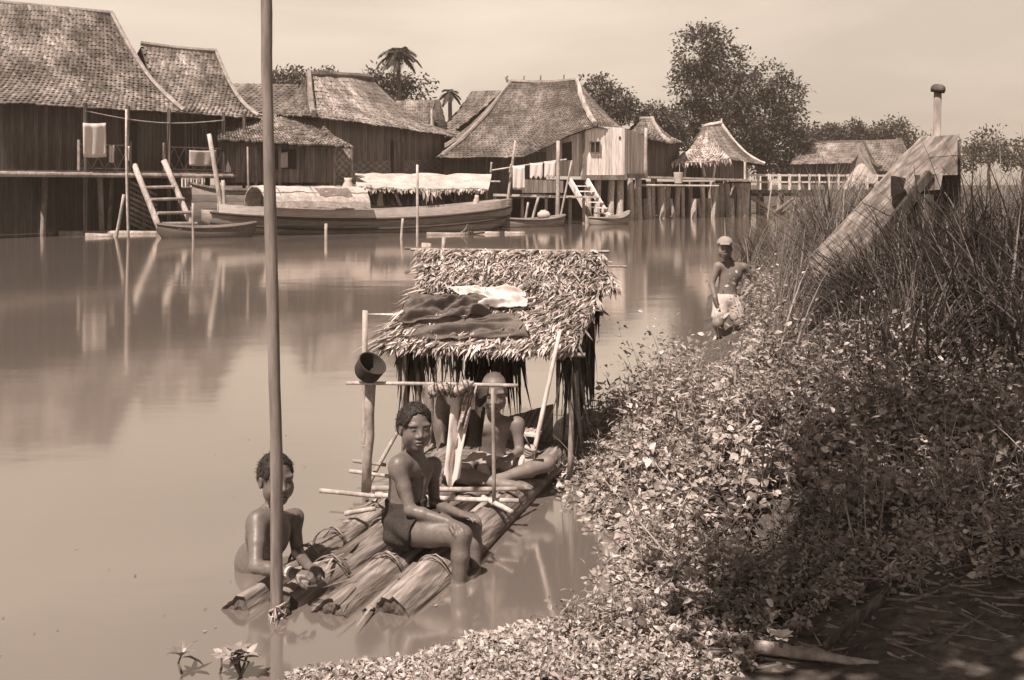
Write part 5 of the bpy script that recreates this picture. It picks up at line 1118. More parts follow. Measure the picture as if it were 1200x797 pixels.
# ------------------------------------------------------------------ the beached boat's plank prow at the right
pr = thing('beached_boat', P(1090, 290, 9.2), 'beached boat whose broad weathered plank rises out of the reeds', 'boat')
def slab(mb, px, D, th, t=1.0):                            # outline at its own distance, with real thickness
    pts = np.array([P(x, y, D_) for (x, y), D_ in zip(px, D)]); n = unit(np.cross(pts[1] - pts[0], pts[2] - pts[0])); n = n if n[1] > 0 else -n; m = len(pts)
    mb.add(np.concatenate([pts, pts + n * th]), [tuple(range(m)), tuple(range(m, 2 * m))[::-1]] + [(i, i + m, (i + 1) % m + m, (i + 1) % m) for i in range(m)], t)
def strip_plank(mb, lo_, hi_, th, a=0.0, b=1.0, t=1.0):
    lo_ = np.array([P(*p) for p in lo_]); hi_ = np.array([P(*p) for p in hi_]); k = np.linspace(0, 1, 24); kk = np.linspace(0, 1, len(lo_))
    L2 = np.stack([np.interp(k, kk, lo_[:, c]) for c in range(3)], 1); H2 = np.stack([np.interp(k, kk, hi_[:, c]) for c in range(3)], 1)
    mb.sheet(np.stack([L2 + (H2 - L2) * (a + .012 * vnoise(k * 9, a * 7)[:, None]), L2 + (H2 - L2) * (b + .012 * vnoise(k * 9, b * 7)[:, None])], 0), t * (1 + .2 * vnoise(np.arange(48).reshape(2, 24) * .7, 1.3)), th)
LOW = [(962, 348, 8.78), (1000, 312, 8.9), (1035, 277, 9.0), (1062, 243, 9.05), (1078, 222, 9.1), (1100, 206, 9.12), (1122, 205, 9.15)]
TOP = [(948, 303, 8.86), (990, 258, 9.0), (1035, 209, 9.1), (1055, 187, 9.15), (1068, 172, 9.2), (1080, 160, 9.2), (1122, 158, 9.22)]
for a, b, t in ((0, .47, .95), (.485, 1, 1.08)):
    mb = MB(); strip_plank(mb, LOW, TOP, .05, a, b, t); mb.build('plank', 'prow_wood', pr)
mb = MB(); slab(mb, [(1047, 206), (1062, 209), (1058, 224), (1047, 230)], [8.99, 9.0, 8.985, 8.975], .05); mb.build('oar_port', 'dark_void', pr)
mb = MB(); mb.beam(P(995, 322, 8.85), P(1090, 203, 9.0), .05, .07, .8); mb.beam(P(1010, 345, 9.0), P(1082, 228, 9.1), .05, .06, .8); mb.build('beam', 'plank_dark', pr)
mb = MB(); G = np.array([[P(1068 + k * 6, 168 + (230 - 168) * r / 5 + r * r * 6.0, 9.32 + .16 * math.sin(r / 5 * 2.2) * -1 + .01 * k + .04 * r) for k in range(10)] for r in range(6)]); mb.sheet(G, .8, .05); mb.build('hull', 'plank_dark', pr)
mb = MB(); slab(mb, [(1078, 205), (1105, 203), (1102, 222), (1082, 224)], [9.0, 9.0, 9.0, 9.0], .3, 1.6); mb.build('thwart_end', 'plank', pr)
mb = MB(); p = P(1084, 228, 8.95); mb.beam((p[0], p[1], .3), p, .11, .11, .9); mb.build('post', 'plank_dark', pr)
po = thing('mooring_post', P(1097, 160, 9.4), 'slender wooden post with rounded cap standing up behind the plank prow', 'post')
mb = MB(); p0, p1 = P(1093, 175, 9.4), P(1099, 104, 9.4); p0[2] = .4; mb.tube([p0, p1], [.038, .034], 12, 1.2, .02); mb.build('shaft', 'old_wood', po, smooth=True)
mb = MB(); a_ = unit(np.array([.12, -.1, .9])); mb.lathe(p1 - (0, 0, .02), a_, [(.034, 0), (.060, -.015), (.066, .015), (.058, .045), (.034, .06), (.002, .064)], 18); mb.build('cap', 'plank_dark', po, smooth=True)
# ------------------------------------------------------------------ people: one continuous skin each, grown from a smooth distance field
class Field:
    def __init__(self, res): self.res = res; self.pr = []
    def cap(self, a, b, ra, rb=None, k=.02, sub=False): self.pr.append(('c', np.asarray(a, float), np.asarray(b, float), ra, ra if rb is None else rb, k, sub)); return self
    def ell(self, c, rad, axes=None, k=.02, sub=False): self.pr.append(('e', np.asarray(c, float), np.asarray(rad, float), np.eye(3) if axes is None else np.asarray(axes, float), 0, k, sub)); return self
    def cut(self, p, n): self.pr.append(('p', np.asarray(p, float), unit(n), 0, 0, .004, True)); return self
    def chain(self, pts, rads, k=.02):
        for i in range(len(pts) - 1): self.cap(pts[i], pts[i + 1], rads[i], rads[i + 1], k if i == 0 else min(k, .012))
        return self
    def mesh(self):
        res = self.res; lo = np.full(3, 1e9); hi = -lo
        for p in self.pr:
            if p[6]: continue
            if p[0] == 'c': r = max(p[3], p[4]); lo = np.minimum(lo, np.minimum(p[1], p[2]) - r); hi = np.maximum(hi, np.maximum(p[1], p[2]) + r)
            else: r = p[2].max(); lo = np.minimum(lo, p[1] - r); hi = np.maximum(hi, p[1] + r)
        lo -= 5 * res; hi += 5 * res; n = np.ceil((hi - lo) / res).astype(int) + 1
        ax = [lo[i] + np.arange(n[i]) * res for i in range(3)]; f = np.full(n, 1.0, np.float32)
        for p in self.pr:
            k = p[5]
            if p[0] == 'p':
                d = ((ax[0] - p[1][0]) * p[2][0])[:, None, None] + ((ax[1] - p[1][1]) * p[2][1])[None, :, None] + ((ax[2] - p[1][2]) * p[2][2])[None, None, :]
                f = np.maximum(f, d.astype(np.float32)); continue
            if p[0] == 'c': r = max(p[3], p[4]); bl, bh = np.minimum(p[1], p[2]) - r, np.maximum(p[1], p[2]) + r
            else: r = p[2].max(); bl, bh = p[1] - r, p[1] + r
            m = k * 1.2 + 4 * res; i0 = np.maximum(((bl - m - lo) / res).astype(int), 0); i1 = np.minimum(((bh + m - lo) / res).astype(int) + 2, n)
            X = np.stack(np.meshgrid(*[ax[i][i0[i]:i1[i]] for i in range(3)], indexing='ij'), -1)
            if p[0] == 'c':
                ab = p[2] - p[1]; t = np.clip(((X - p[1]) @ ab) / max(ab @ ab, 1e-12), 0, 1); d = np.linalg.norm(X - p[1] - t[..., None] * ab, axis=-1) - (p[3] + (p[4] - p[3]) * t)
            else:
                q = (X - p[1]) @ p[3].T; k0 = np.linalg.norm(q / p[2], axis=-1); k1 = np.maximum(np.linalg.norm(q / p[2] ** 2, axis=-1), 1e-6); d = k0 * (k0 - 1) / k1
            sl = tuple(slice(i0[i], i1[i]) for i in range(3)); a = f[sl]
            if p[6]: h = np.maximum(k - np.abs(a + d), 0) / k; f[sl] = np.maximum(a, -d) + h * h * k * .25
            else: h = np.maximum(k - np.abs(a - d), 0) / k; f[sl] = np.minimum(a, d) - h * h * k * .25
        s = f < 0                                           # surface nets
        c = [s[i:n[0] - 1 + i, j:n[1] - 1 + j, l:n[2] - 1 + l] for i in (0, 1) for j in (0, 1) for l in (0, 1)]
        cnt = sum(x.astype(np.int8) for x in c); act = (cnt > 0) & (cnt < 8); I = np.argwhere(act); idx = np.full(act.shape, -1); idx[act] = np.arange(len(I))
        off = [(i, j, l) for i in (0, 1) for j in (0, 1) for l in (0, 1)]; val = np.stack([f[I[:, 0] + o[0], I[:, 1] + o[1], I[:, 2] + o[2]] for o in off], 1)
        acc = np.zeros((len(I), 3)); w = np.zeros(len(I))
        for a in range(8):
            for b in range(a + 1, 8):
                df = np.array(off[b]) - np.array(off[a])
                if np.abs(df).sum() != 1: continue
                va, vb = val[:, a], val[:, b]; e = (va < 0) != (vb < 0); t = np.where(e, va / np.where(e, va - vb, 1), 0)
                acc += np.where(e[:, None], np.array(off[a]) + t[:, None] * df, 0); w += e
        V = lo + (I + acc / w[:, None]) * res; F = []
        for axn in range(3):
            o1, o2 = [(1, 2), (2, 0), (0, 1)][axn]
            a = [slice(1, -1)] * 3; a[axn] = slice(0, -1); b = list(a); b[axn] = slice(1, None)
            e = s[tuple(a)] != s[tuple(b)]; E = np.argwhere(e); E[:, o1] += 1; E[:, o2] += 1
            ins = s[E[:, 0], E[:, 1], E[:, 2]]
            def cell(d1, d2): q = E.copy(); q[:, o1] += d1; q[:, o2] += d2; return idx[q[:, 0], q[:, 1], q[:, 2]]
            quad = np.stack([cell(-1, -1), cell(0, -1), cell(0, 0), cell(-1, 0)], 1); quad = np.where(ins[:, None], quad, quad[:, ::-1]); F.append(quad)
        F = np.concatenate(F); F = F[(F >= 0).all(1)]
        for it in range(2):                                 # light relaxation
            A = np.zeros_like(V); C = np.zeros(len(V))
            for i in range(4):
                for j in (1, 3): np.add.at(A, F[:, i], V[F[:, (i + j) % 4]]); np.add.at(C, F[:, i], 1)
            V = V * .5 + .5 * A / np.maximum(C, 1)[:, None]
        return V, F
def vnormals(V, F):
    n = np.cross(V[F[:, 2]] - V[F[:, 0]], V[F[:, 3]] - V[F[:, 1]]); N_ = np.zeros_like(V)
    for i in range(4): np.add.at(N_, F[:, i], n)
    return N_ / np.maximum(np.linalg.norm(N_, axis=1, keepdims=True), 1e-12)
class Head:
    def __init__(self, c, fwd, s=1.0, roll=0.0):
        self.c = np.asarray(c, float); f = unit(fwd); u = unit(np.array([roll, 0, 1.0]) - f * np.dot(f, (roll, 0, 1.0))); r = np.cross(f, u); self.R = np.stack([r, f, u]); self.s = s
    def w(self, x, y, z): return self.c + self.s * (self.R[0] * x + self.R[1] * y + self.R[2] * z)
    def loc(self, V): return ((V - self.c) @ self.R.T) / self.s
    def skin(self, F, ears=True):
        s = self.s; E = lambda p, r, k=.02, sub=False: F.ell(self.w(*p), np.array(r) * s, self.R, k * s, sub)
        E((0, -.012, .036), (.071, .090, .076)); E((0, .020, -.032), (.057, .063, .078), .03); E((0, .056, -.086), (.024, .022, .02), .03)
        for q in (-1, 1):
            E((q * .036, .050, -.030), (.024, .024, .024), .03); E((q * .050, .016, -.058), (.014, .03, .028), .03); E((q * .032, .066, .026), (.026, .016, .010), .015)
        for q in (-1, 1): E((q * .030, .098, .003), (.019, .016, .0095), .014, True)
        for q in (-1, 1): E((q * .030, .0655, .002), (.0165, .0155, .0125), .004); F.cap(self.w(q * .016, .082, .001), self.w(q * .044, .072, .002), .0016 * s, None, .004 * s, True)
        F.cap(self.w(0, .074, .008), self.w(0, .094, -.024), .0070 * s, .0115 * s, .016 * s)
        for q in (-1, 1): E((q * .0150, .087, -.030), (.0115, .011, .0095), .006)
        E((0, .076, -.056), (.026, .014, .016), .012); E((0, .0865, -.0525), (.024, .0105, .0080), .005); E((0, .0855, -.067), (.021, .0105, .0092), .005)
        [F.cap(self.w(q * .024, .086, -.0625), self.w(0, .097, -.0590), .0026 * s, .003 * s, .003 * s, True) for q in (-1, 1)]
        if ears:
            for q in (-1, 1): E((q * .074, -.010, -.010), (.008, .019, .029), .008); E((q * .081, -.004, -.008), (.004, .010, .016), .004, True)
    def paint(self, V, T):
        L = self.loc(V); g = lambda p, r: np.clip(1.6 - 1.6 * np.linalg.norm((L - np.array(p)) / np.array(r), axis=1), 0, 1)
        for q in (-1, 1):
            T *= 1 - .85 * g((q * .031, .081, .0010), (.020, .020, .0056)); T *= 1 - .60 * g((q * .032, .078, .0205), (.026, .024, .0056))
        T *= 1 - .42 * g((0, .092, -.060), (.030, .016, .016)); T *= 1 - .5 * g((0, .093, -.0592), (.026, .012, .0036))
        for q in (-1, 1): T *= 1 - .6 * g((q * .007, .098, -.036), (.004, .008, .004))
        up = L[:, 2] - .092 - .25 * np.minimum(L[:, 1] - .05, 0) + .004 * vnoise(L[:, 0] * 90, L[:, 1] * 90, L[:, 2] * 90)      # stubble at the hairline
        if self.stub: T *= 1 - self.stub * np.clip(up / .02, 0, 1) * (L[:, 2] > .0)
        return T
    stub = .45
    def hair(self, res, m, par, thick=.010, back=.0, line=(.62, .055), noise_=.004, side=.02):
        F = Field(res); s = self.s
        F.ell(self.w(0, -.012, .036), np.array([.071 + thick, .090 + thick, .076 + thick]) * s, self.R)
        if back: F.ell(self.w(0, -.045, .0), np.array([.066 + back, .06 + back, .07 + back * .5]) * s, self.R, .03)
        F.ell(self.w(0, .118, line[1] - .05), np.array([.080, .085, .085]) * s, self.R, .016, True)
        for q in (-1, 1): F.ell(self.w(q * .078, .005, -.02), np.array([.03, .032, .040]) * s, self.R, .014, True)
        F.cut(self.w(0, 0, -.045), -self.R[2] + self.R[1] * .0)
        V, Q = F.mesh(); N_ = vnormals(V, Q); L = self.loc(V)
        V = V + N_ * (noise_ * s * (vnoise(L[:, 0] * 70, L[:, 1] * 70, L[:, 2] * 70) + .7 * vnoise(L[:, 0] * 160, L[:, 1] * 160, L[:, 2] * 60)))[:, None]
        mb = MB(); mb.add(V, Q, 1 + .3 * vnoise(L[:, 0] * 60, L[:, 1] * 60, L[:, 2] * 60))
        n = 1500; k = rng.integers(0, len(V), n); nn = N_[k]; dn = np.tile(-self.R[2] * .5 + self.R[1] * .25, (n, 1)) - nn * 0; tang = dn - nn * (dn * nn).sum(1, keepdims=True)
        keep = (L[k, 2] > -.02); k, nn, tang = k[keep], nn[keep], tang[keep]; n = len(k)   # short strands that break the outline
        blades(mb, V[k] - nn * .003, nn * rng.uniform(.15, .6, (n, 1)) + tang * 1.3 + rng.normal(size=(n, 3)) * .35, -nn * .15, rng.uniform(.012, .026, n) * s, .0028, rng.uniform(.6, 1.8, n), 2)
        return mb.build('hair', m, par, smooth=True)
def hand(F, wrist, d, nrm, side, L=.12, curl=.5, spread=.10, r=1.0, thumb=.6):
    d = unit(d); n_ = unit(np.asarray(nrm, float) - d * np.dot(nrm, d)); s_ = np.cross(d, n_) * side; w = np.asarray(wrist, float)
    offs = (.30, .10, -.10, -.29); ln = (.44, .49, .46, .36)
    for o in offs: F.cap(w + s_ * o * .25 * L + d * .05 * L, w + d * (.50 - abs(o) * .12) * L + s_ * o * .36 * L, .0125 * r, .0098 * r, .008)
    for o, l in zip(offs, ln):
        p = w + d * (.50 - abs(o) * .12) * L + s_ * o * .36 * L; dd = unit(d + s_ * o * spread * 6); a = 0
        for sg, (fr, bd) in enumerate(((.46, .35), (.30, .75), (.24, .55))):
            a += bd * curl; e = p + (dd * math.cos(a) + n_ * math.sin(a)) * l * L * fr; F.cap(p, e, (.0078 - .0009 * sg) * r, (.0072 - .0010 * sg) * r, .0035); p = e
    b = w + d * .16 * L + s_ * .12 * L; m1 = b + unit(s_ * .75 + d * .6 + n_ * .25) * .26 * L; m2 = m1 + unit(s_ * .25 + d * .9 + n_ * thumb) * .2 * L; m3 = m2 + unit(d * .9 + n_ * (thumb + .3) - s_ * .1) * .16 * L
    F.cap(b, m1, .0115 * r, .0092 * r, .008); F.cap(m1, m2, .0088 * r, .0078 * r, .004); F.cap(m2, m3, .0078 * r, .006 * r, .004)
def foot(F, ank, toe, r=1.0):
    ank, toe = np.asarray(ank, float), np.asarray(toe, float); d = unit(toe - ank); s, u = frame(d); heel = ank - d * .03 * r
    F.cap(heel, ank + d * .05 * r, .024 * r, .024 * r, .02); F.cap(ank + d * .02, toe - d * .02, .024 * r, .022 * r, .02)
    for k in range(5): o = (k - 2) * .011 * r; F.cap(toe + s * o - d * .02, toe + s * o + d * (.012 - .005 * abs(k - 1) * .6) * r, .0085 * r, .0068 * r, .005)
def person(F, head, m, loc, label, res=None):
    head.skin(F); V, Q = F.mesh(); T = head.paint(V, np.ones(len(V))); mb = MB(); mb.add(V, Q, T)
    return solo(mb, 'person', m, loc, label, 'person', None, True)
def cloth_field(F, name, m, par, amp=.004, fr=40, dirn=(0, 0, 1), t=1.0):
    V, Q = F.mesh(); N_ = vnormals(V, Q); dirn = unit(dirn); a = V @ dirn
    w = .6 * np.sin(a * fr + 3.5 * vnoise(V[:, 0] * 9, V[:, 1] * 9, V[:, 2] * 9)) + .8 * vnoise(V[:, 0] * 22, V[:, 1] * 22, V[:, 2] * 22)
    V = V + N_ * (amp * w)[:, None]; mb = MB(); mb.add(V, Q, t * (1 + .12 * w)); return mb.build(name, m, par, smooth=True)

# --- the boy sitting on the raft
F = Field(.0034)
pel, bel, che = P(475, 609, 4.90), P(476, 583, 4.92), P(481, 556, 4.93)
F.ell(pel, (.098, .085, .085)); F.ell(bel, (.088, .070, .10), k=.05); F.ell(che, (.098, .072, .10), k=.05)
shR, shL = P(467, 545, 4.82), P(506, 546, 5.02)
F.cap(shR + (.03, .03, .0), shL - (.03, .02, 0), .040, .038, .04); F.cap(P(472, 536, 4.87), P(488, 534, 4.95), .026, .03, .03)
hd = Head(P(486.5, 501.0, 4.88), (.40, -.91, .0), .95, .04)
F.cap(P(486, 540, 4.95), hd.w(0, -.025, -.05), .036, .038, .03)
elR, wrR = P(481, 598, 4.75), P(528, 612, 4.70)
F.chain([shR, shR * .5 + elR * .5, elR], [.040, .033, .027], .02); F.chain([elR, elR * .7 + wrR * .3, wrR], [.027, .028, .0185], .012)
elL, wrL = P(509, 589, 5.02), P(541, 603, 4.82)
F.chain([shL, elL], [.037, .027], .02); F.chain([elL, wrL], [.027, .0185], .012)
hiR, knR, anR = P(471, 621, 4.83), P(541, 628, 4.66), P(537, 688, 4.62)
F.chain([hiR, hiR * .5 + knR * .5, knR], [.078, .066, .046], .03); F.chain([knR, knR * .6 + anR * .4, anR], [.044, .042, .028], .02); foot(F, anR, anR + (.09, -.06, -.05))
hiL, knL, anL = P(484, 617, 4.97), P(553, 617, 4.88), P(556, 668, 4.82)
F.chain([hiL, knL], [.075, .046], .03); F.chain([knL, knL * .6 + anL * .4, anL], [.044, .042, .028], .02); foot(F, anL, anL + (.09, -.06, -.05))
hand(F, wrR, P(548, 619, 4.635) - wrR, (.25, -.25, -.9), -1, .125, .55, .12)
hand(F, wrL, P(562, 607, 4.74) - wrL, (.3, -.2, -.9), 1, .12, .45, .10)
def muscle(F, sh1, sh2, che, nk, fw, ribs=True):
    """collar bones, chest, shoulder blades, spine and ribs on a thin child's trunk"""
    f = unit(fw); ax = unit(sh2 - sh1); up = np.array([0, 0, 1.0])
    for sgn, s_ in ((-1, sh1), (1, sh2)):
        F.cap(nk + f * .035 - up * .012, s_ * .75 + nk * .25 + f * .03 + up * .012, .0075, .009, .018)
        F.ell(che + ax * sgn * .046 + f * .052 + up * .028, (.042, .022, .032), np.stack([ax, f, up]), .03); F.ell(che + ax * sgn * .05 - f * .055 + up * .02, (.032, .018, .050), np.stack([ax, f, up]), .03)
        F.ell(s_ + ax * sgn * .004 - up * .01, (.040, .040, .048), np.stack([ax, f, up]), .03)
        for r_ in range(4 if ribs else 0): F.cap(che + ax * sgn * .088 + f * .02 - up * (.025 + r_ * .026), che + ax * sgn * .045 + f * .062 - up * (.045 + r_ * .026), .0025, .0025, .012)
    F.cap(che - f * .078 + up * .07, che - f * .078 - up * .18, .010, None, .03, True); F.cap(che + f * .080 - up * .01, che + f * .080 - up * .09, .006, None, .02, True)
muscle(F, shR, shL, che, P(486, 540, 4.95), (.75, -.66, 0)); F.ell(knR + (.01, -.01, .012), (.030, .030, .028), k=.02); F.ell(elR, (.022, .022, .024), k=.015)
boyB = person(F, hd, 'skin', pel, 'bare chested boy in dark shorts sitting on the raft with hands on his knee')
hd.hair(.0036, 'hair', boyB, .012, .014, (.6, .066))
F = Field(.0042); g_ = .014
F.ell(pel, np.array((.098, .085, .085)) + g_); F.ell(bel, np.array((.088, .070, .10)) + g_ * .7, k=.04)
F.cap(hiR, hiR * .62 + knR * .38, .080 + g_, .074 + g_, .02); F.cap(hiL, hiL * .62 + knL * .38, .077 + g_, .072 + g_, .02)
F.cut(P(476, 586, 4.9), (-.05, 0, 1)); F.cut(hiR * .70 + knR * .30, unit(knR - hiR) * (1, 1, 1) + (0, 0, -.25)); F.cut(P(475, 625, 4.83) - (0, 0, .06), (0, 0, -1))
cloth_field(F, 'shorts', 'shorts_cloth', boyB, .0065, 75, (.35, .2, .9))

# --- the boy standing in the water, leaning on the logs
F = Field(.0034)
pel, bel, che = P(294, 692, 4.83), P(298, 660, 4.80), P(314, 628, 4.74)
F.ell(pel, (.10, .09, .10)); F.ell(bel, (.092, .078, .11), k=.05); F.ell(che, (.100, .080, .105), k=.05)
F.cap(pel - (0, 0, .05), pel - (.03, -.02, .40), .07, .05, .03); F.cap(pel + (.06, .05, -.05), pel + (.06, .1, -.40), .07, .05, .03)
shR, shL = P(302, 610, 4.60), P(343, 607, 4.88)
F.cap(shR + (.03, .03, 0), shL - (.03, .02, 0), .042, .038, .04); F.cap(P(309, 600, 4.66), P(322, 595, 4.72), .028, .03, .03)
hd = Head(P(324, 561, 4.62), (.56, -.82, -.06), .97, -.02)
F.cap(P(320, 604, 4.74), hd.w(0, -.025, -.05), .037, .038, .03)
elR, wrR = P(300, 664, 4.46), P(345, 672, 4.36)
F.chain([shR, shR * .5 + elR * .5, elR], [.042, .036, .029], .02); F.chain([elR, elR * .7 + wrR * .3, wrR], [.029, .030, .020], .012)
elL, wrL = P(349, 648, 4.84), P(362, 664, 4.52)
F.chain([shL, elL], [.038, .028], .02); F.chain([elL, wrL], [.028, .020], .012)
hand(F, wrR, P(374, 676, 4.33) - wrR, (.1, .35, -.8), -1, .118, 1.0, .02)
hand(F, wrL, P(378, 672, 4.42) - wrL, (.0, -.2, -.9), 1, .118, .95, .02)
muscle(F, shR, shL, che, P(320, 604, 4.74), (.80, -.6, 0)); F.ell(elR, (.024, .024, .026), k=.015)
boyA = person(F, hd, 'skin', pel * (1, 1, 0), 'bare boy standing waist deep in the river behind the mooring pole, leaning on logs')
hd.hair(.0036, 'hair', boyA, .007, .004, (.6, .070), .003)
mb = MB(); x = np.linspace(0, 2 * math.pi, 25); c = wrR * .88 + elR * .12; a_ = unit(wrR - elR); s, u = frame(a_)
G = np.array([[c + a_ * o + r_ * (math.cos(t_) * s + math.sin(t_) * u) for t_ in x] for o, r_ in ((-.012, .0245), (0, .026), (.012, .0245))]); mb.sheet(G, 1.0, -.003); mb.build('bracelet', 'metal_band', boyA, smooth=True)

# --- the man sitting cross legged under the shelter
PC = lambda x, y, D: P(x, y, D * 1.045)
F = Field(.0040)
pel, bel, che = PC(575, 545, 5.90), PC(577, 524, 5.88), PC(578, 504, 5.86)
F.ell(pel, (.11, .09, .08)); F.ell(bel, (.082, .066, .10), k=.05); F.ell(che, (.098, .070, .09), k=.05)
shR, shL = PC(551, 498, 5.83), PC(606, 497, 5.83)
F.cap(shR + (.03, .02, 0), shL - (.03, -.02, 0), .040, .040, .04)
hd = Head(PC(579, 459.5, 5.79), (.05, -.95, -.22), 1.02)
F.cap(PC(578, 494, 5.87), hd.w(0, -.02, -.05), .038, .038, .03)
elR, wrR = PC(532, 528, 5.70), PC(544, 508, 5.62)
F.chain([shR, elR], [.038, .028], .02); F.chain([elR, wrR], [.027, .019], .012); hand(F, wrR, PC(548, 494, 5.58) - wrR, (.8, .2, .3), 1, .125, .9, .03)
elL, wrL = PC(609, 528, 5.80), PC(596, 538, 5.64)
F.chain([shL, elL], [.038, .028], .02); F.chain([elL, wrL], [.027, .019], .012); hand(F, wrL, PC(582, 544, 5.56) - wrL, (-.1, .2, -.9), -1, .125, .5, .05)
hiL, knL, anL = PC(594, 551, 5.86), PC(641, 543, 5.62), PC(588, 561, 5.50)
F.chain([hiL, knL], [.072, .047], .03); F.chain([knL, knL * .6 + anL * .4, anL], [.045, .043, .027], .02); foot(F, anL, anL + (-.11, -.02, -.015))
hiR, knR, anR = PC(560, 552, 5.86), PC(527, 555, 5.60), PC(596, 569, 5.44)
F.chain([hiR, knR], [.072, .047], .03); F.chain([knR, knR * .6 + anR * .4, anR], [.045, .043, .027], .02); foot(F, anR, anR + (.12, -.01, -.01))
muscle(F, shR, shL, che, PC(578, 494, 5.87), (.05, -1, 0), False); F.ell(knL + (.01, -.01, .012), (.032, .032, .030), k=.02)
manC = person(F, hd, 'skin_light', pel, 'close cropped man in pale loincloth sitting cross legged under the raft shelter')
F = Field(.0046); F.ell(pel, (.122, .10, .088)); F.cap(hiL, hiL * .55 + knL * .45, .084, .07, .03); F.cap(hiR, hiR * .3 + knR * .7, .084, .066, .03)
F.cap(PC(556, 536, 5.72), PC(590, 545, 5.68), .04, .045, .05); F.cap(PC(566, 552, 5.62), PC(572, 566, 5.55), .04, .02, .04); F.cut(PC(575, 527, 5.9), (0, .2, 1))
cloth_field(F, 'loincloth', 'light_cloth', manC, .006, 45, (.6, .2, .7))

# --- the man at the reed bank
F = Field(.0085); D = 11.5
pel, bel, che = P(852, 352, D), P(853, 337, D), P(856, 321, D)
F.ell(pel, (.125, .10, .10), k=.03); F.ell(bel, (.105, .085, .14), k=.06); F.ell(che, (.135, .095, .13), k=.06)
shR, shL = P(841, 312, D - .03), P(872, 313, D + .02); F.cap(shR + (.03, 0, 0), shL - (.03, 0, 0), .05, .05, .05)
hd = Head(P(849.5, 291, D - .06), (-.18, -.98, .0), 1.06); F.cap(P(855, 308, D), hd.w(0, -.02, -.05), .048, .045, .03)
F.chain([shL, P(885, 331, D + .08), P(873, 346, D + .02)], [.048, .036, .026]); hand(F, P(873, 346, D + .02), (-.6, -.2, -.5), (-.5, -.6, 0), 1, .15, .6, .05, 1.25)
F.chain([shR, P(834, 332, D - .05), P(838, 349, D - .14)], [.048, .036, .026]); hand(F, P(838, 349, D - .14), (.2, -.1, -1), (.9, 0, 0), -1, .15, .5, .05, 1.25)
hiL, knL, anL = P(846, 357, D), P(841, 379, D - .12), P(849, 402, D + .02); F.chain([hiL, knL, anL], [.088, .062, .038], .03); foot(F, anL, anL + (-.08, -.14, -.03), 1.1)
hiR, knR, anR = P(860, 357, D), P(866, 378, D - .1), P(862, 399, D + .1); F.chain([hiR, knR, anR], [.088, .062, .038], .03); foot(F, anR, anR + (-.06, -.14, -.03), 1.1)
manD = person(F, hd, 'skin_light', anL, 'bare chested man in pale shorts and cap stepping up at the reedy bank')
F = Field(.0085); F.ell(pel, (.14, .115, .11)); F.cap(hiL, hiL * .4 + knL * .6, .105, .088, .02); F.cap(hiR, hiR * .4 + knR * .6, .105, .088, .02); F.cut(P(852, 341, D), (0, 0, 1)); cloth_field(F, 'shorts', 'pale_cloth', manD, .004, 30, (.5, .2, .8), .95)
F = Field(.008); F.ell(hd.w(0, -.012, .045), np.array((.086, .104, .082)) * 1.06, hd.R); F.cut(hd.w(0, 0, .042), -hd.R[2] + hd.R[1] * .1); F.ell(hd.w(0, .095, .045), (.06, .05, .009), hd.R, .01); cloth_field(F, 'cap', 'pale_cloth', manD, .003, 40, t=.55)
# ------------------------------------------------------------------ plants of the near bank
def plants(n, area, hmin, hmax, lmin, lmax, nl, keep=None, tone=(.7, 1.3), spread=.5, zmin=-.05, wr=(.3, .62)):
    """a carpet of leafy weeds: n stems over area (x0,x1,y0,y1), nl leaves each"""
    mb = MB(); x = rng.uniform(area[0], area[1], n * 6); y = rng.uniform(area[2], area[3], n * 6); k = keep(x, y) if keep is not None else np.ones(len(x), bool)
    x, y = x[k][:n], y[k][:n]; n = len(x); z = np.maximum(ground_z(x, y), zmin); hgt = rng.uniform(hmin, hmax, n) * (1 + .45 * vnoise(x * 1.7, y * 1.7)); hgt = hgt * np.clip(.3 + bank_d(x, y) / .7, .25, 1) * np.where(y < 4.6, .5, 1) * (1 + .5 * vnoise(x * 3.1 + 7, y * 3.1)) * np.where((x / y * 1200 + 600 < 884) & (y > 8.2), np.where(y > 9.3, .10, .3), 1) * np.where((x / y * 1200 + 600 > 905) & (y > 7.2), .55, 1) * np.where((x / y * 1200 + 600 > 800) & (x / y * 1200 + 600 < 884) & (y > 6.3) & (y <= 8.2), .42, 1); lean = rng.normal(size=(n, 2)) * .25
    i = np.repeat(np.arange(n), nl); t = np.tile((np.arange(nl) + .6) / nl, n); a = np.tile(np.arange(nl) * 2.4, n) + np.repeat(rng.uniform(0, 6.3, n), nl) + rng.normal(size=n * nl) * .3
    pos = np.stack([x[i] + lean[i, 0] * hgt[i] * t, y[i] + lean[i, 1] * hgt[i] * t, z[i] + hgt[i] * t], 1); el = rng.uniform(-.6, 1.0, n * nl) * (.5 + t * .5)
    dr = np.stack([np.cos(a) * np.cos(el), np.sin(a) * np.cos(el), np.sin(el)], 1); pos = pos + dr * (hgt[i] * spread * .3 * rng.uniform(0, 1, n * nl))[:, None]
    L_ = rng.uniform(lmin, lmax, n * nl) * (1.15 - .4 * t) * np.clip(.62 + (y - 4.2) / 5, .62, 1)[i]; tn = rng.uniform(*tone, n)[i] * rng.uniform(.75, 1.25, n * nl); nm = rng.normal(size=(n * nl, 3)) * .75 + np.array([0, -.15, 1.0])
    leaves(mb, pos, dr, L_, L_ * rng.uniform(*wr, n * nl), nm, tn, rng.uniform(.05, .55, n * nl)[:, None])
    b = np.stack([x, y, z], 1); tp = np.stack([x + lean[:, 0] * hgt, y + lean[:, 1] * hgt, z + hgt], 1); blades(mb, b, tp - b, np.zeros((n, 3)), hgt, .006, .55, 3)
    return mb
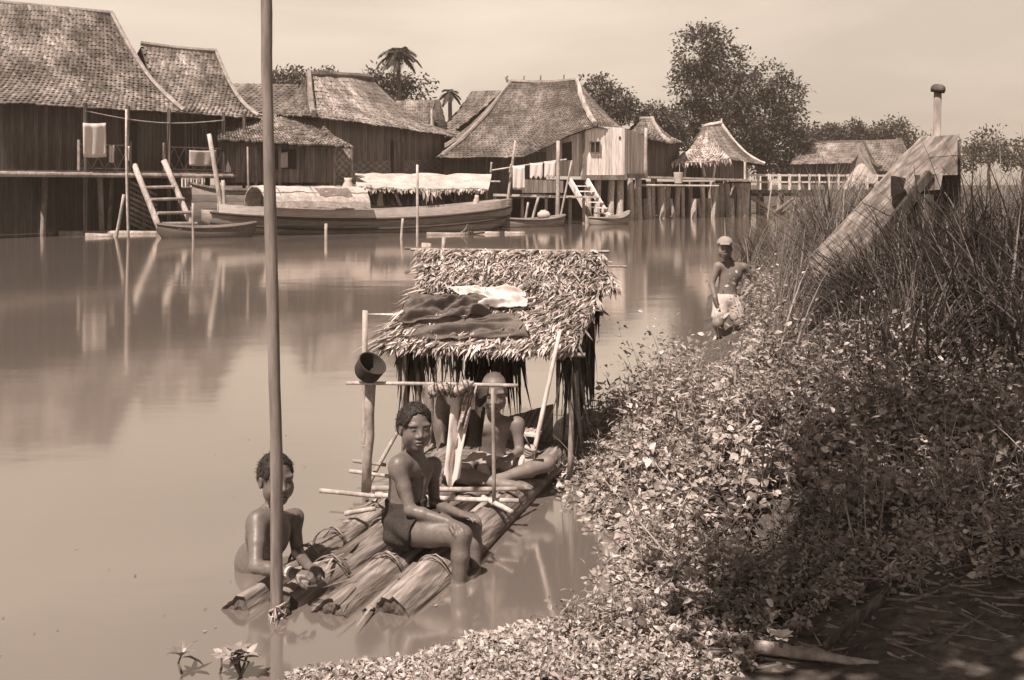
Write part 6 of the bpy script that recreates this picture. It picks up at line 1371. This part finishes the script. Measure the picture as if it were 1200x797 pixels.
notpool = lambda x, y: (((x - 1.12) / .17) ** 2 + ((y - 4.84) / .22) ** 2) > 1.0
boulder = lambda x, y: True
ok = lambda lo, hi: (lambda x, y: (bank_d(x, y) > lo) & (bank_d(x, y) < hi) & notpool(x, y) & ~((y < 3.92 - .05 * x) & (x > .55)) & (y > 3.0))
thin = lambda x, y: ok(-.10, 9)(x, y) & (rng.uniform(0, 1, len(x)) < np.clip(.75 + .6 * vnoise(x * 1.3, y * 1.3), .3, 1))
mb = plants(4300, (.2, 4.8, 3.7, 9.5), .14, .40, .03, .062, 14, thin, (.5, 1.4))
mb2 = plants(1800, (.2, 4.8, 3.7, 9.5), .12, .34, .045, .085, 9, thin, (.6, 1.7), wr=(.5, .85)); mb3 = plants(2200, (.2, 4.8, 3.7, 9.5), .2, .5, .05, .10, 14, thin, (.4, 1.2), wr=(.13, .24))
for q in (mb2, mb3):
    for Fq in q.F: mb.F.append(Fq + mb.n)
    mb.V += q.V; mb.T += q.T; mb.n += q.n
n = 900; x = rng.uniform(.2, 4.5, n * 3); y = rng.uniform(4.3, 9.5, n * 3); k = ok(-.05, 9)(x, y); x, y = x[k][:n], y[k][:n]; n = len(x)          # bare and dead stems
blades(mb, np.stack([x, y, ground_z(x, y)], 1), rng.normal(size=(n, 3)) * .45 + (0, 0, 1), rng.normal(size=(n, 3)) * .2, rng.uniform(.15, .6, n) * np.where((x / y * 1200 + 600 < 884) & (y > 8.2), .3, 1), .006, rng.uniform(.3, 1.9, n), 4)
o = mb.build('leafy_undergrowth', 'leaf_near', None, (0, 0, 0)); tag(o, 'dense broad leafed weeds covering the near bank', kind='stuff')
o = plants(420, (.3, 4.5, 4.6, 9.5), .34, .62, .035, .075, 15, ok(.1, 9), (.6, 1.5)).build('tall_sprigs', 'leaf_near', None, (0, 0, 0)); tag(o, 'taller leafy sprigs rising through the weeds', kind='stuff')
o = plants(4200, (.9, 5.2, 6.4, 12.5), .25, .6, .03, .065, 16, lambda x, y: ok(.1, 9)(x, y) & ~((x / y * 1200 + 600 < 884) & (y > 9.6)), (.5, 1.25)).build('leafy_undergrowth', 'leaf_near', None, (0, 0, 0)); tag(o, 'taller leafy weeds along the foot of the reeds', kind='stuff')
front = lambda x, y: (bank_d(x, y) > -.06) & (y > 3.3) & (y < 4.35 + .12 * x) & (x < 1.5 - .9 * (4.2 - y)) & ((x > .0) | (rng.uniform(0, 1, len(x)) < .75)) & ((x < .6) | (rng.uniform(0, 1, len(x)) < .35))
o = plants(2000, (-.95, 1.6, 3.3, 4.5), .04, .13, .026, .058, 9, front, (.7, 1.7)).build('creeping_weeds', 'leaf_near', None, (0, 0, 0)); tag(o, 'low pale leafed weeds along the bottom edge of the bank', kind='stuff')
edge = lambda x, y: (bank_d(x, y) > -.22) & (bank_d(x, y) < .1) & (y > 4.2) & (y < 6.8) & notpool(x, y)
o = plants(260, (-.1, 1.2, 4.2, 6.8), .05, .14, .04, .08, 6, edge, (.8, 1.4), zmin=-.02).build('water_weeds', 'leaf_near', None, (0, 0, 0)); tag(o, 'floating leafy sprigs along the water margin', kind='stuff')
# reeds
mb = MB()
def reeds(n, area, keep, h0, h1, w_, t):
    x = rng.uniform(area[0], area[1], n * 5); y = rng.uniform(area[2], area[3], n * 5); k = keep(x, y); x, y = x[k][:n], y[k][:n]; n = len(x); z = ground_z(x, y)
    cl = np.stack([vnoise(x * 2.0, y * 2.0), vnoise(x * 2.0 + 9, y * 2.0 + 5)], 1); px = x / y * 1200 + 600; cl[:, 0] = np.where((px < 1000) & (y < 16), np.abs(cl[:, 0]) * .6 + .28 * np.clip((1000 - px) / 90, 0, 1), cl[:, 0])   # the river side leans in over the bank
    nz_ = rng.normal(size=(n, 2)) * .16; nz_[:, 0] = np.where((px < 960) & (y < 16), np.abs(nz_[:, 0]), nz_[:, 0])
    dr = np.concatenate([cl * .35 + nz_, np.ones((n, 1))], 1)
    bend = np.concatenate([dr[:, :2] * rng.uniform(.3, 2.6, (n, 1)) + rng.normal(size=(n, 2)) * .12, -rng.uniform(.02, .55, (n, 1))], 1)
    blades(mb, np.stack([x, y, z - .02], 1), dr, bend, rng.uniform(h0, h1, n) * (1 + .25 * vnoise(x * .9, y * .9)) * np.where((x / y * 1200 + 600 > 925) & (x / y * 1200 + 600 < 1085) & (y < 9.4), .5 + .5 * (x / y * 1200 + 600 - 925) / 160, 1), rng.uniform(.6, 1.3, n) * w_, rng.uniform(*t, n), 6)
rk_ = lambda x, y: (bank_d(x, y) > .25) & (y > 7.0 + .0 * x) & (x > 1.75)
clear = lambda x, y: ~((x / y * 1200 + 600 < 878 + 26 * (y > 8.5)) & (y < 12.4)) & ~((y < 7.0) & (x < 2.2))
reeds(11000, (1.7, 7.5, 6.9, 12.5), lambda x, y: rk_(x, y) & clear(x, y), .6, 1.3, .013, (.5, 1.7)); reeds(3200, (2.2, 13, 12, 30), lambda x, y: (bank_d(x, y) > .2) & clear(x, y), .7, 1.3, .018, (.5, 1.4))
reeds(2600, (1.9, 5.5, 6.4, 8.8), lambda x, y: clear(x, y), .8, 1.35, .016, (.4, 1.3))
reeds(3600, (2.4, 4.2, 9.3, 13.5), lambda x, y: (x / y * 1200 + 600 > 902) & (x / y * 1200 + 600 < 985), .9, 1.45, .015, (.4, 1.4))
reeds(2400, (1.8, 3.0, 7.4, 8.6), lambda x, y: (x / y * 1200 + 600 > 886) & (x / y * 1200 + 600 < 985), .50, .95, .013, (.4, 1.3))
reeds(3200, (2.3, 4.3, 6.8, 9.0), lambda x, y: (x / y * 1200 + 600 > 925) & (x / y * 1200 + 600 < 1085), .9, 1.3, .014, (.4, 1.3))
reeds(2600, (3.2, 6.5, 5.8, 8.6), lambda x, y: x / y * 1200 + 600 > 1075, .9, 1.7, .018, (.4, 1.3))
n0 = mb.n; reeds(260, (1.8, 6, 6.6, 11), lambda x, y: rk_(x, y) & clear(x, y), .8, 1.5, .012, (2.0, 3.4))
o = mb.build('reeds', 'reed_leaf', None, (0, 0, 0)); tag(o, 'tall tangled reeds and grass on the right bank', kind='stuff')
# single plants one can tell apart
def weed(px, ybase, ytop, D, nst, nl, ll, name, label, t=1.2, spread=.35, wd=.4, m='leaf_near', whorl=False):
    b = P(px, ybase, D); H = P(px, ytop, D)[2] - b[2]; o = thing(name, b, label, 'plant'); ms, ml_ = MB(), MB()
    for s in range(nst):
        tip = b + np.array([rng.uniform(-1, 1) * spread * H, rng.uniform(-1, 1) * spread * H, H * rng.uniform(.65, 1.0) if s else H]); mid = (b + tip) / 2 + rng.normal(size=3) * .02; ms.tube([b, mid, tip], [.006, .005, .003], 5)
        t_ = np.linspace(.9 if whorl else .25, 1, nl); a = np.arange(nl) * 2.4 + s; pos = b + np.outer(t_, tip - b); el = .5 - .5 * rng.uniform(0, 1, nl) + .5 * (t_ > .9); dr = np.stack([np.cos(a) * np.cos(el), np.sin(a) * np.cos(el), np.sin(el)], 1)
        leaves(ml_, pos, dr, ll * rng.uniform(.7, 1.2, nl), ll * wd * rng.uniform(.8, 1.2, nl), None, t * rng.uniform(.7, 1.25, nl), rng.uniform(.1, .5, nl)[:, None])
    ms.build('stem', 'stem', o); ml_.build('foliage', m, o); return o
weed(756, 520, 455, 7.1, 7, 22, .085, 'bushy_weed', 'bushy dark weed standing tallest above the leafy bank before the open water', .6, .22, .24)
weed(716, 515, 476, 6.9, 1, 6, .10, 'leafy_sprig', 'slim sprig with a few long pointed leaves beside the boulder', .75, .25, .3)
weed(702, 520, 490, 6.8, 1, 5, .09, 'leafy_sprig', 'short sprig leaning between the boulder and the slim sprig', .75, .25, .3)
weed(790, 500, 462, 7.6, 2, 9, .08, 'leafy_sprig', 'thin double stemmed sprig right of the bushy dark weed', .9, .3, .3)
weed(820, 505, 478, 7.6, 3, 9, .07, 'leafy_sprig', 'bushy low sprig in front of the reeds near the water edge', 1.0, .3, .4)
weed(213, 790, 768, 3.74, 1, 8, .085, 'seedling', 'lone starry leafed seedling in the water, furthest left', .7, .1, .26, whorl=True)
weed(282, 792, 765, 3.74, 5, 6, .065, 'seedling', 'pale clump of seedling leaves in the water left of the bank weeds', 1.05, .45, .5, whorl=True)
weed(257, 790, 768, 3.76, 1, 3, .05, 'seedling', 'single pale leafed seedling just left of the pale clump', 1.3, .1, .5, whorl=True)
mb = MB(); n = 60; x = rng.uniform(-2.2, .5, n); y = rng.uniform(3.9, 7.5, n); k = bank_d(x, y) < -.05; x, y = x[k], y[k]; n = len(x); a = rng.uniform(0, 6.3, n)
leaves(mb, np.stack([x, y, np.full(n, .004)], 1), np.stack([np.cos(a), np.sin(a), np.full(n, .02)], 1), rng.uniform(.008, .03, n), rng.uniform(.004, .014, n), None, rng.uniform(.3, .8, n), .0, .05)
o = mb.build('floating_bits', 'fibre', None, (0, 0, 0)); tag(o, 'bits of leaf and straw floating on the river near the raft', kind='stuff')
# white flower, log, sticks, chips on the bare ground
fl = thing('white_flower', PW(915, 748, .25), 'ragged white flower lying on the dark ground by the pale log', 'flower'); mb = MB(); c = PW(915, 748, .27)
a = np.arange(9) * .7; leaves(mb, np.tile(c, (9, 1)), np.stack([np.cos(a), np.sin(a), .5 + .2 * np.cos(a * 2)], 1), .05, .032, None, 1.0, 0.1); mb.build('petals', 'white_cloth', fl)
mb = MB(); mb.tube([c - (0, 0, .03), c], [.006, .01], 6); mb.build('stem', 'stem', fl)
def groundlog(x0, y0, x1, y1, z, r, label, t=1.0, m='raft_log', r1=None, wob=.1):
    mb = MB(); p0, p1 = PW(x0, y0, z), PW(x1, y1, z); k = np.linspace(0, 1, 14); pts = p0 + np.outer(k, p1 - p0); pts[:, 2] += .015 * vnoise(k * 4, r * 50) ; mb.tube(pts, (r + ((r1 or r * .8) - r) * k) * (1 + .15 * vnoise(k * 6, 3.3)), 14, t, wob); return solo(mb, 'fallen_branch', m, (p0 + p1) / 2, label, 'branch', None, True)
groundlog(885, 757, 1030, 783, .20, .022, 'pale peeled log half buried at the bottom edge of the bank', .95, 'fibre', .016, .2)
groundlog(968, 757, 1032, 704, .26, .015, 'dark forked branch lying across the bare shaded ground', .45, r1=.02); groundlog(985, 752, 1040, 690, .26, .012, 'thin dark stick lying along the dark forked branch', .5)
groundlog(833, 700, 888, 698, .13, .03, 'short split log at the edge of the little pool', 1.0); groundlog(835, 665, 905, 654, .12, .012, 'thin branch reaching over the little pool', .8, 'stick')
mb = MB(); n = 1500; x = rng.uniform(.45, 3.2, n); y = rng.uniform(3.4, 4.75, n); z = ground_z(x, y) + .006; a = rng.normal(size=n) * .5 - .15; dr = np.stack([np.cos(a), np.sin(a), rng.normal(size=n) * .06], 1)
blades(mb, np.stack([x, y, z], 1), dr, rng.normal(size=(n, 3)) * (.15, .15, .02), rng.uniform(.06, .36, n), rng.uniform(.004, .014, n), rng.uniform(.25, 1.0, n), 5); o = mb.build('plant_litter', 'fibre', None, (0, 0, 0)); tag(o, 'flattened dry stalks matted over the bare bank', kind='stuff')
mb = MB(); n = 420; x = rng.uniform(.3, 3.4, n); y = rng.uniform(3.5, 4.8, n); a = rng.uniform(0, 6.3, n); leaves(mb, np.stack([x, y, ground_z(x, y) + .012], 1), np.stack([np.cos(a), np.sin(a), rng.uniform(-.1, .3, n)], 1), rng.uniform(.02, .05, n), rng.uniform(.012, .028, n), rng.normal(size=(n, 3)) * .4 + (0, 0, 1), rng.uniform(.15, .8, n), .3); o = mb.build('fallen_leaves', 'leaf_near', None, (0, 0, 0)); tag(o, 'scattered fallen leaves on the bare bank', kind='stuff')
# tree beside the viewer whose crown throws the shade over the right bank
SD = np.array(sun_dir)
def shade_blob(px, py, z, up, r): g_ = PW(px, py, z); c = g_ + SD / SD[2] * up; return (c[0], c[1], c[2], r, r, r * .5)
bl = [shade_blob(1000, 690, .3, 3.4, .5), shade_blob(930, 600, .4, 3.5, .38), shade_blob(1080, 620, .45, 3.6, .6), shade_blob(1010, 585, .5, 3.9, .5), shade_blob(1150, 700, .4, 3.5, .6), shade_blob(1120, 560, .5, 4.2, .6), shade_blob(1050, 500, .5, 4.4, .55), shade_blob(1160, 470, .6, 4.6, .6)]
tree((3.0, 1.2, float(ground_z(3.0, 1.2))), np.array([2.6, 1.6, 3.4]), bl, 5200, .13, .16, 'overhanging tree beside the viewer shading the right bank')
